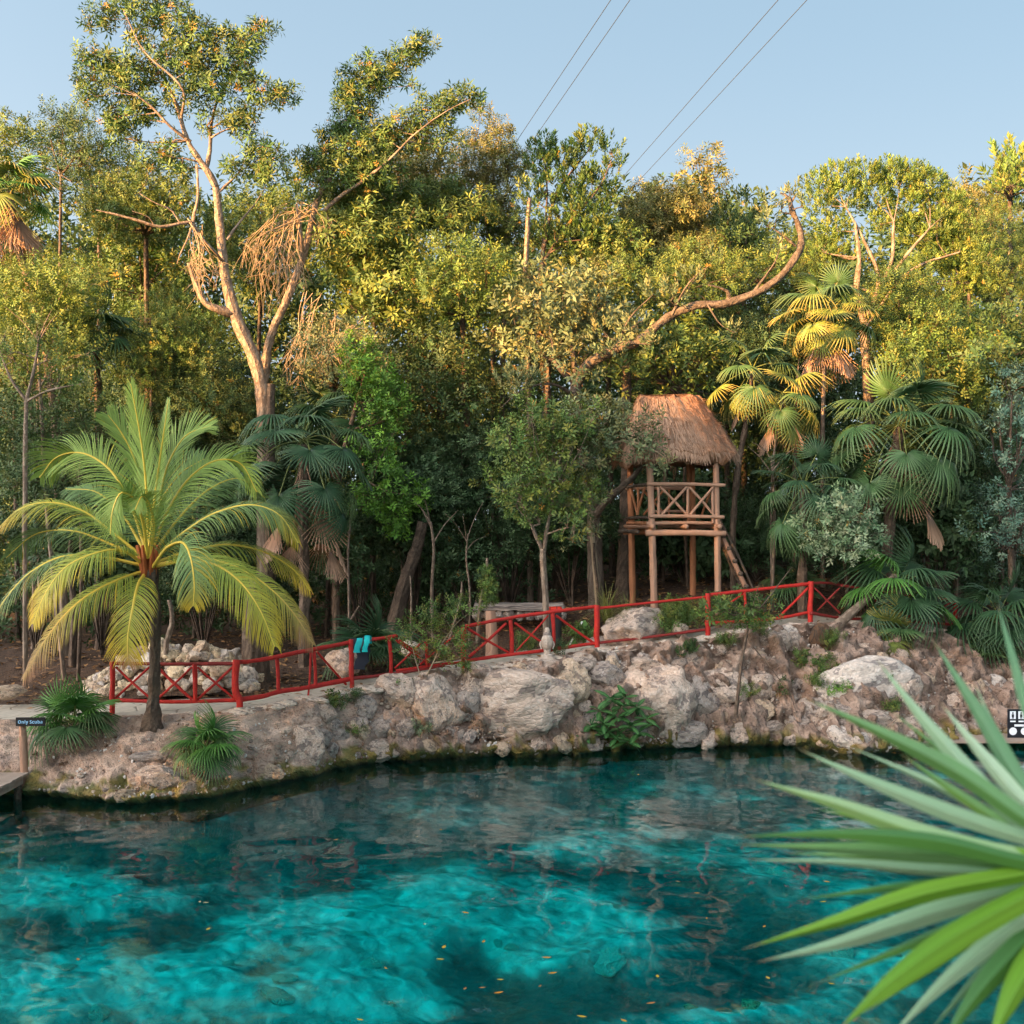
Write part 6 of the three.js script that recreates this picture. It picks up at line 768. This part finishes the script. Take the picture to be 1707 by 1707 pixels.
{ // masonry platform, stump, drum with a red float, leaning board
  const d = 29.2, p = at(865, 1011, d), root = thing('stone_platform', 'low pale stone platform in the shade behind the small glossy tree', 'platform', V(p.x, ground(p.x, d), p.z)), g = new THREE.BoxGeometry(2.1, 0.1, 1.3, 20, 1, 8), q = g.attributes.position; for (let i = 0; i < q.count; i++) q.setXYZ(i, q.getX(i) + 0.03 * noise(i, 1, 1), q.getY(i) + 0.015 * noise(q.getX(i) * 3, q.getZ(i) * 3, 1), q.getZ(i) + 0.05 * noise(q.getX(i) * 3, 3, 3)); g.computeVertexNormals(); g.translate(p.x, p.y, p.z); part(root, 'top', [g], M.rockGrey);
  for (let i = 0; i < 9; i++) stone(root, midRocks[i % 7], M.rockGrey, V(p.x - 0.95 + i * 0.24, p.y - 0.17, p.z + 0.5), 0.14, 0.13, 0.12, [i, i * 2, 0]);
  const sb = foot(820, 27.2), st = thing('tree_stump', 'brown tree stump behind the fence with a climbing vine', 'stump', sb), sh = at(818, 1018, 27.2); part(st, 'wood', [tube([sb.clone().add(V(0, -0.1, 0)), sb.clone().add(V(0, 0.15, 0)), sh], [0.17, 0.13, 0.115], { radial: 12, rough: 0.1 })], M.pole); crown(st, 'vine_leaves', [[at(815, 1000, 27.1), 0.12], [at(812, 975, 27.1), 0.13], [at(810, 955, 27.1), 0.11], [at(818, 985, 27.1), 0.12]], { kind: 'oval', tone: 'green', density: 420, scale: 0.5, seed: 3, odd: 0 });
  const fd = 27.8, f0 = foot(925, fd), dr = thing('dark_drum', 'dark drum standing behind the fence under the red float', 'drum', f0), top = at(925, 1020, fd); part(dr, 'shell', [new THREE.LatheGeometry([[0, 0], [0.15, 0], [0.155, 0.02], [0.15, 0.06], [0.15, 0.2], [0.156, 0.22], [0.15, 0.24]].map(([a, b]) => new THREE.Vector2(a, b * (top.y - f0.y + 0.06) / 0.24)), 24).translate(f0.x, f0.y - 0.05, f0.z)], std({ color: C(0.03, 0.027, 0.025) })); part(dr, 'lid', [new THREE.CylinderGeometry(0.148, 0.148, 0.016, 24).translate(f0.x, top.y + 0.008, f0.z)], std({ color: C(0.04, 0.035, 0.03) }));
  const fl = thing('red_float', 'bright red float lying on the dark drum behind the fence', 'float', V(top.x, top.y + 0.02, top.z)); part(fl, 'body', [new THREE.CapsuleGeometry(0.055, 0.26, 8, 20).rotateZ(Math.PI / 2).scale(1, 0.95, 1.6).translate(top.x - 0.02, top.y + 0.068, top.z)], std({ color: C(0.72, 0.03, 0.01), roughness: 0.45 }));
  for (const s of [-0.09, 0.06]) part(fl, 'band', [new THREE.TorusGeometry(0.056, 0.007, 6, 24).rotateY(Math.PI / 2).scale(1, 0.95, 1.6).translate(top.x - 0.02 + s, top.y + 0.068, top.z)], std({ color: C(0.05, 0.02, 0.02) }));
  const bd = 27.9, a = at(950, 1032, bd), b = at(972, 994, bd + 0.15), bo = thing('leaning_board', 'green and white board leaning behind the fence', 'board', foot(950, bd)), cu = new THREE.Shape([[0, 0], [0.16, 0.02], [0.2, 0.3], [0.17, 0.62], [0.08, 0.68], [0, 0.6]].map(([x, y]) => new THREE.Vector2(x, y))), bg = new THREE.ExtrudeGeometry(cu, { depth: 0.03, bevelEnabled: true, bevelSize: 0.008, bevelThickness: 0.008, bevelSegments: 2 }); bg.rotateZ(-0.5); bg.translate(a.x - 0.05, foot(950, bd).y, a.z); part(bo, 'panel', [bg], std({ color: C(0.10, 0.22, 0.05) })); const stg = new THREE.BoxGeometry(0.035, 0.62, 0.012); stg.translate(0.03, 0.32, 0.05); stg.rotateZ(-0.5); stg.translate(a.x - 0.05, foot(950, bd).y, a.z); part(bo, 'stripe', [stg], std({ color: C(0.7, 0.68, 0.62) }));
}
{ // pale leaning log with its root ball
  const a = hit(1392, 1046, 26.5), b = at(1492, 960, 28.4), root = thing('pale_log', 'pale bare log leaning up to the right from a brown root clump', 'log', a); part(root, 'stem', [tube([a, a.clone().lerp(b, 0.5).add(V(0, 0.03, 0)), b], [0.12, 0.085, 0.07], { radial: 10, rough: 0.09 })], M.barkPale);
  const gs = [], r = rngOf(4), c = hit(1372, 1068, 26); for (let i = 0; i < 90; i++) { const p = c.clone().add(V((r() - 0.5) * 0.5, (r() - 0.35) * 0.5, (r() - 0.5) * 0.3 + 0.1)), e = p.clone().add(V((r() - 0.5) * 0.3, -0.35 * r() - 0.1, 0.15 * (r() - 0.3))); gs.push(tube([p, p.clone().lerp(e, 0.5).add(V(0.05 * (r() - 0.5), 0, 0.04)), e], [0.012, 0.009, 0.004], { radial: 4, step: 0.12, cap: false })); } part(root, 'roots', gs, M.barkDark).userData.kind = 'stuff'; stone(root, bigRocks[2], std({ map: soilMap, bumpMap: soilBump, bumpScale: 0.05, color: C(0.24, 0.14, 0.08) }), c.clone().add(V(0.02, -0.02, -0.05)), 0.34, 0.42, 0.3, [0.2, 1, 0.3], 'root_ball');
}

// ---------- plants of the bank ----------
tree('fence_bush', 'leafy bush on a thin bent stem hiding the broken part of the red fence', 'bush', { depth: 25.0, bark: M.twig, seed: 60, kind: 'small', tone: 'green', density: 105, scale: 0.85, trunk: [[690, 1196, 24.8, 0.02], [700, 1150, 24.85, 0.018], [722, 1105, 24.9, 0.014], [735, 1075, 25, 0.012]], limbs: [[[705, 1140, 24.9, 0.012], [690, 1090, 24.9, 0.01], [685, 1060, 24.9, 0.006]], [[735, 1075, 25, 0.01], [760, 1040, 25, 0.007], [785, 1020, 25, 0.004]]], blobs: [[690, 1052, 16], [706, 1036, 18], [728, 1026, 20], [752, 1018, 18], [775, 1018, 16], [796, 1012, 12], [672, 1062, 12], [715, 1060, 18], [745, 1048, 16], [690, 1082, 14], [705, 1100, 14], [735, 1090, 16], [760, 1082, 16], [745, 1105, 12], [770, 1100, 10], [720, 1080, 14], [778, 1072, 10], [758, 1062, 14]] });
tree('bank_sapling', 'slender sapling on the rock face whose leaves hang before the last fence stretch', 'tree', { depth: 26, bark: M.bark, seed: 61, kind: 'oval', tone: 'green', density: 90, scale: 0.9, odd: 0.03, up: -0.2, trunk: [[1226, 1196, 25.6, 0.045], [1232, 1140, 25.7, 0.035], [1240, 1080, 25.9, 0.03], [1250, 1035, 26, 0.024]], limbs: [[[1250, 1036, 26, 0.018], [1258, 1000, 26.1, 0.012], [1265, 975, 26.2, 0.006]], [[1250, 1036, 26, 0.016], [1290, 985, 26.1, 0.014], [1320, 945, 26.2, 0.006]], [[1248, 1070, 25.9, 0.014], [1278, 1105, 25.7, 0.012], [1316, 1155, 25.6, 0.006]]], blobs: [[1172, 1016, 14], [1195, 1012, 16], [1218, 1012, 16], [1240, 1012, 16], [1262, 1014, 16], [1285, 1014, 14], [1250, 1026, 14], [1225, 1026, 12], [1205, 1022, 12], [1275, 1024, 12]] });
generic('pale-leaved drooping small tree between the dark star-leaved palm and the broad fan palm', 1400, 880, 66, 58, 28, 'pale', 'oval', 145, { density: 62, n: 20, base: 1415, rad: 0.05, up: -0.1, thick: 0.5, name: 'small_tree' });
const sprig = (name, label, cat, x, y, s, kind, tone, seed, o = {}) => { const p = o.d ? foot(x, o.d) : hit(x, y), root = thing(name, label, cat, p), m = s * -p.z / F, r = rngOf(seed), blobs = [], gs = []; for (let k = 0; k < (o.n ?? 5); k++) { const e = p.clone().add(V((r() - 0.5) * m * 1.5, m * (0.35 + r() * (o.tall ?? 0.9)), 0.05 + r() * m * 0.5)); blobs.push([e, m * 0.42]); gs.push(tube([p, p.clone().lerp(e, 0.5).add(V(0, 0.02, 0.02)), e], [0.008, 0.006, 0.003], { radial: 4, cap: false })); } part(root, 'stem', gs, M.twig); crown(root, 'leaves', blobs, { kind, tone, density: (o.density ?? 420) * 0.42, scale: o.scale ?? 0.55, seed, odd: 0.02, up: 0.6 }); };
sprig('bank_plant', 'small green plant at the path edge left of the second fence upright', 'plant', 555, 1186, 16, 'oval', 'green', 201); sprig('bank_plant', 'fern-like tuft on the stones under the hanging vest', 'plant', 592, 1178, 15, 'small', 'dark', 202); sprig('bank_plant', 'tiny plant among the dark stones above the water notch', 'plant', 596, 1232, 12, 'small', 'green', 203); sprig('bank_plant', 'light fern left of the round dark pebble at the waterline', 'plant', 700, 1234, 15, 'small', 'pale', 204); sprig('bank_plant', 'small plant growing from the wall left of the stem of the fence bush', 'plant', 678, 1160, 13, 'oval', 'green', 205); sprig('bank_plant', 'little leafy plant under the middle fence post', 'plant', 782, 1128, 14, 'small', 'green', 206); sprig('bank_plant', 'small green plant beside the stone head', 'plant', 930, 1094, 14, 'small', 'dark', 207); sprig('bank_plant', 'spiky little plant sprouting at the path edge right of the big wall stone', 'plant', 1146, 1100, 16, 'up', 'dark', 208); sprig('bank_plant', 'trailing plant under the fifth fence post on the wall', 'plant', 1212, 1085, 18, 'small', 'green', 209); sprig('bank_plant', 'leafy weed left of the brown root clump', 'plant', 1336, 1116, 18, 'oval', 'green', 210); sprig('bank_plant', 'leafy weed just below the brown root clump', 'plant', 1372, 1124, 18, 'oval', 'green', 211); sprig('bank_plant', 'dark green plant growing over the root clump', 'plant', 1388, 1084, 18, 'small', 'green', 212, { n: 6 }); sprig('bank_plant', 'bright broad-leaved plant left of the big pale rock', 'plant', 1395, 1164, 18, 'oval', 'bright', 213); sprig('bank_plant', 'dark bushy weeds climbing beside the big pale rock', 'plant', 1368, 1152, 20, 'small', 'green', 214, { n: 6 }); sprig('bank_plant', 'small fern growing on the big pale rock', 'plant', 1476, 1150, 18, 'up', 'green', 215, { n: 7 }); sprig('bank_plant', 'weed under the big pale rock', 'plant', 1490, 1190, 14, 'oval', 'green', 216); sprig('bank_plant', 'yellowish weed high on the wall under the last fence stretch', 'plant', 1262, 1064, 16, 'small', 'gold', 217); sprig('bank_plant', 'green weed right of the sapling stem on the wall', 'plant', 1240, 1170, 20, 'small', 'green', 218); sprig('bank_plant', 'weed low on the wall right of the sapling', 'plant', 1300, 1165, 16, 'oval', 'dark', 219);
sprig('hut_plant', 'leafy plant before the hut posts', 'plant', 1130, 1012, 34, 'oval', 'green', 220, { d: 28.2, n: 9, density: 260, scale: 0.8 }); sprig('hut_plant', 'fern clump behind the fence left of the fifth post', 'plant', 1128, 1030, 34, 'small', 'green', 221, { d: 27.6, n: 8, density: 260, scale: 0.8 }); sprig('hut_plant', 'dark shrub at the foot of the hut stairs', 'plant', 1216, 990, 40, 'oval', 'dark', 222, { d: 28.2, n: 10, density: 240, scale: 0.8 }); sprig('hut_plant', 'low green plant on the path beside the small glossy tree', 'plant', 885, 1075, 22, 'small', 'green', 223, { d: 26.9, n: 6 }); sprig('hut_plant', 'low leafy plant under the leaning board', 'plant', 965, 1045, 24, 'oval', 'green', 224, { d: 27.7, n: 6 });
{ // grassy clump before the left hut post
  const mk = (name, label, base, n, L, c0, c1, seed, w = 0.014) => { const root = thing(name, label, 'grass', base), r = rngOf(seed), pos = [], idx = [], col = []; for (let i = 0; i < n; i++) { const az = r() * 6.3, el = 0.7 + 0.8 * r(), l = L * (0.6 + 0.6 * r()), p = base.clone().add(V(0.1 * (r() - 0.5), 0.0, 0.1 * (r() - 0.5))), dr = V(Math.cos(az) * Math.cos(el), Math.sin(el), Math.sin(az) * Math.cos(el)), sd = V(-Math.sin(az), 0, Math.cos(az)), o = pos.length / 3, c = mix3(c0, c1, r()); for (let k = 0; k <= 6; k++) { const ww = w * (k === 6 ? 0.1 : 1 - 0.1 * k) / 2; pos.push(p.x - sd.x * ww, p.y, p.z - sd.z * ww, p.x + sd.x * ww, p.y, p.z + sd.z * ww); col.push(...c, ...c); if (k < 6) idx.push(o + k * 2, o + k * 2 + 1, o + k * 2 + 2, o + k * 2 + 1, o + k * 2 + 3, o + k * 2 + 2); p.addScaledVector(dr, l / 6); dr.y -= 0.32; dr.normalize(); } } part(root, 'blades', [geoOf(pos, idx, null, col)], M.frond).userData.kind = 'stuff'; };
  const c = foot(1012, 27.9); c.y += 0.42; mk('grass_clump', 'long arching grassy plant in front of the left hut post', c, 170, 0.95, [0.14, 0.18, 0.04], [0.28, 0.26, 0.07], 5); const c2 = foot(1045, 27.9); c2.y += 0.3; mk('grass_clump', 'second grassy clump right beside the arching one at the hut post', c2, 120, 0.8, [0.12, 0.17, 0.04], [0.24, 0.24, 0.07], 6);
  mk('dry_grass_tuft', 'dry reddish grass tuft on the slope right of the foreground blades', hit(1616, 1196), 80, 0.5, [0.30, 0.17, 0.12], [0.42, 0.26, 0.18], 7); mk('dry_grass_tuft', 'brown hanging grass beside the big-leaved shrub at the water', hit(1085, 1225).add(V(0, 0.15, 0.1)), 90, 0.5, [0.26, 0.17, 0.07], [0.36, 0.25, 0.10], 8);
}
{ // big-leaved shrub over the water
  const leaf = geoOf(...(() => { const pos = [], idx = [], col = []; for (let k = 0; k <= 7; k++) { const t = k / 7, w = 0.17 * Math.pow(Math.sin(Math.PI * Math.min(1, t * 0.92 + 0.06)), 0.8) * (k === 7 ? 0.05 : 1), y = t, z = -0.32 * t * t; for (const s of [-1, -0.5, 0, 0.5, 1]) { pos.push(s * w, y, z + (s ? 0.05 - Math.abs(s) * 0.02 + 0.014 * (k % 2) : 0)); col.push(...(s ? [0.045, 0.14, 0.035] : [0.12, 0.24, 0.08])); } if (k < 7) for (let m = 0; m < 4; m++) { const a = k * 5 + m; idx.push(a, a + 1, a + 5, a + 1, a + 6, a + 5); } } return [pos, idx, null, col]; })());
  const base = hit(1020, 1236), root = thing('water_shrub', 'big-leaved dark green shrub hanging over the waterline', 'shrub', base), r = rngOf(6), gs = [];
  [[1000, 1186], [1018, 1166], [1042, 1164], [1062, 1180], [1076, 1200], [985, 1210], [1005, 1208], [1030, 1198], [1052, 1212], [1028, 1232], [1046, 1238], [1012, 1222], [975, 1225], [1065, 1222], [1036, 1180]].forEach(([x, y], i) => { const p = at(x, y, -base.z - 0.25 - 0.2 * r()); gs.push(tube([base, base.clone().lerp(p, 0.5).add(V(0, 0.1, 0.1)), p], [0.014, 0.011, 0.008], { radial: 5, cap: false })); const n = 7; for (let k = 0; k < n; k++) { const az = k * 2.4 + i, el = lerp(0.9, -0.5, k / n), dir = V(Math.cos(az) * Math.cos(el), Math.sin(el), Math.sin(az) * Math.cos(el) + 0.25).normalize(), N = V(0, 1, 0.5).addScaledVector(dir, -dir.dot(V(0, 1, 0.5))).normalize(), X = dir.clone().cross(N), m = shadows(new THREE.Mesh(leaf, M.gloss)), s = 0.26 + 0.12 * r(); MB.makeBasis(X, dir, N); m.name = 'leaf'; m.quaternion.setFromRotationMatrix(MB); m.scale.setScalar(s); m.position.copy(p).addScaledVector(dir, 0.03).sub(base); root.add(m); } });
  part(root, 'stems', gs, M.twig).userData.kind = 'stuff';
}
{ // dried vines hanging in the forked tree
  const r = rngOf(15), mk = (label, list, d) => { const gs = [], root = thing('dried_vines', label, 'vine', at(list[0][0], list[0][1], d)); for (const [x0, y0, x1, y1, x2, y2, n, sp] of list) for (let k = 0; k < n; k++) { const j = (q) => (r() - 0.5) * q, dd = d + j(0.8), A = at(x0 + j(sp * 1.5), y0 + j(34), dd), Bq = at(x1 + j(sp), y1 + j(sp), dd + j(0.4)), Cq = at(x2 + j(sp * 1.2), y2 + j(sp * 1.4), dd + j(0.4)); Bq.add(V(j(0.3), j(0.3), j(0.3))); Cq.add(V(j(0.4), j(0.7), j(0.3))); const w1 = Bq.clone().lerp(Cq, 0.5).add(V(j(0.5), j(0.45), j(0.3))); gs.push(tube([A, A.clone().lerp(Bq, 0.5).add(V(j(0.25), 0.1 + j(0.2), j(0.3))), Bq, w1, Cq], [0.012, 0.011, 0.009, 0.006, 0.003], { radial: 5, step: 0.16, rough: 0.05, cap: false })); for (let b = 0; b < 4; b++) { const s = b % 2 ? w1 : Bq, e = s.clone().add(V(j(0.8), -0.15 - 0.5 * r(), j(0.3))); gs.push(tube([s, s.clone().lerp(e, 0.5).add(V(j(0.15), 0.05, 0)), e], [0.007, 0.005, 0.0025], { radial: 4, step: 0.16, cap: false })); } } part(root, 'strands', gs, M.dry).userData.kind = 'stuff'; };
  mk('tangle of dry beige vines hanging in the forked tree', [[495, 355, 440, 385, 412, 440, 9, 26], [495, 355, 455, 400, 435, 485, 11, 34], [498, 352, 475, 400, 462, 505, 9, 30], [500, 352, 495, 410, 488, 480, 8, 18], [505, 350, 535, 370, 548, 400, 6, 16]], 31.2);
  mk('lower tangle of dry twigs beneath the hanging vines', [[520, 500, 500, 560, 482, 640, 9, 24], [600, 545, 560, 575, 520, 600, 6, 20], [545, 520, 550, 550, 530, 590, 6, 20]], 30.3); mk('bare grey twigs hanging left of the tall trunk', [[322, 380, 330, 430, 318, 470, 7, 24], [322, 380, 345, 420, 355, 470, 5, 20]], 29.4);
}
// ---------- power lines ----------
for (const [x0, xe, ye, vx, label] of [[1018, 870, 222, 435, 'thin overhead wire, leftmost of the left pair'], [1050, 884, 240, 450, 'thin overhead wire, right one of the left pair'], [1297, 985, 356, 534, 'thin overhead wire, left one of the right pair'], [1345, 990, 382, 534, 'thin overhead wire, rightmost of all']]) { const h = 12, d0 = h * F / 870, p0 = at(x0, 0, d0), p1 = at(xe, ye, h * F / (870 - ye)), dir = p1.clone().sub(p0), a = p0.clone().addScaledVector(dir, -1.6), e = p0.clone().addScaledVector(dir, 4), m = tag(shadows(new THREE.Mesh(tube([a, p0, p1, e], [0.009, 0.009, 0.009, 0.009], { radial: 5, step: 3, rough: 0 }), std({ color: C(0.07, 0.08, 0.09) }))), label, 'wire'); m.name = numbered('power_line'); scene.add(m); }
// ---------- leaves on the water ----------
{
  const g = geoOf(...(() => { const pos = [], idx = []; for (let k = 0; k <= 5; k++) { const t = k / 5, w = 0.22 * Math.sin(Math.PI * clamp(t, 0.02, 0.98)); pos.push(-w, 0.08 * (t - 0.5) ** 2 + 0.03, t - 0.5, 0, 0.08 * (t - 0.5) ** 2, t - 0.5, w, 0.08 * (t - 0.5) ** 2 + 0.03, t - 0.5); if (k < 5) for (let m = 0; m < 2; m++) { const a = k * 3 + m; idx.push(a, a + 3, a + 1, a + 1, a + 3, a + 4); } } return [pos, idx]; })()), mats = [[0.62, 0.24, 0.02], [0.60, 0.36, 0.03], [0.45, 0.18, 0.05], [0.55, 0.42, 0.22]].map((c) => leafMat({ color: C(...c), transmission: 0.15 })), r = rngOf(44);
  const shared = 'small orange fallen leaf floating on the turquoise water', grp = 'fallen leaves floating on the water'; let proto = null;
  [[776, 1522], [806, 1570], [734, 1600], [643, 1614], [834, 1634], [911, 1596], [921, 1622], [775, 1650], [831, 1656], [900, 1644], [708, 1541], [200, 1492], [347, 1548], [5, 1422], [333, 1503], [343, 1504], [740, 1580], [695, 1395], [735, 1383], [753, 1361], [1064, 1292], [1340, 1245], [1490, 1256], [1098, 1400], [1130, 1470], [1162, 1490], [1178, 1531], [1372, 1503], [1378, 1470], [1386, 1640], [1492, 1588], [1040, 1702], [970, 1695], [804, 1648], [1085, 1672], [1096, 1628], [1274, 1545], [560, 1400], [600, 1700], [130, 1600], [1280, 1630], [450, 1460]].forEach(([x, y]) => { const d = F * EYE / (y - HY), p = at(x, y, d); let m; if (!proto) { proto = m = tag(shadows(new THREE.Mesh(g, mats[0])), shared, 'leaf', grp); m.name = numbered('floating_leaf'); } else { m = proto.clone(); m.name = numbered('floating_leaf'); const q = (r() * 4) | 0; m.material = mats[q]; m.userData = { ...m.userData, label: 'small ' + ['orange', 'yellow', 'reddish-brown', 'pale straw-coloured'][q] + ' fallen leaf floating on the turquoise water' }; } m.position.set(p.x, wave(p.x, d) + 0.004, p.z); const s = 0.05 + 0.06 * r(); m.scale.set(s, s, s); m.rotation.y = r() * 6.3; scene.add(m); });
}

renderer.render(scene, camera);
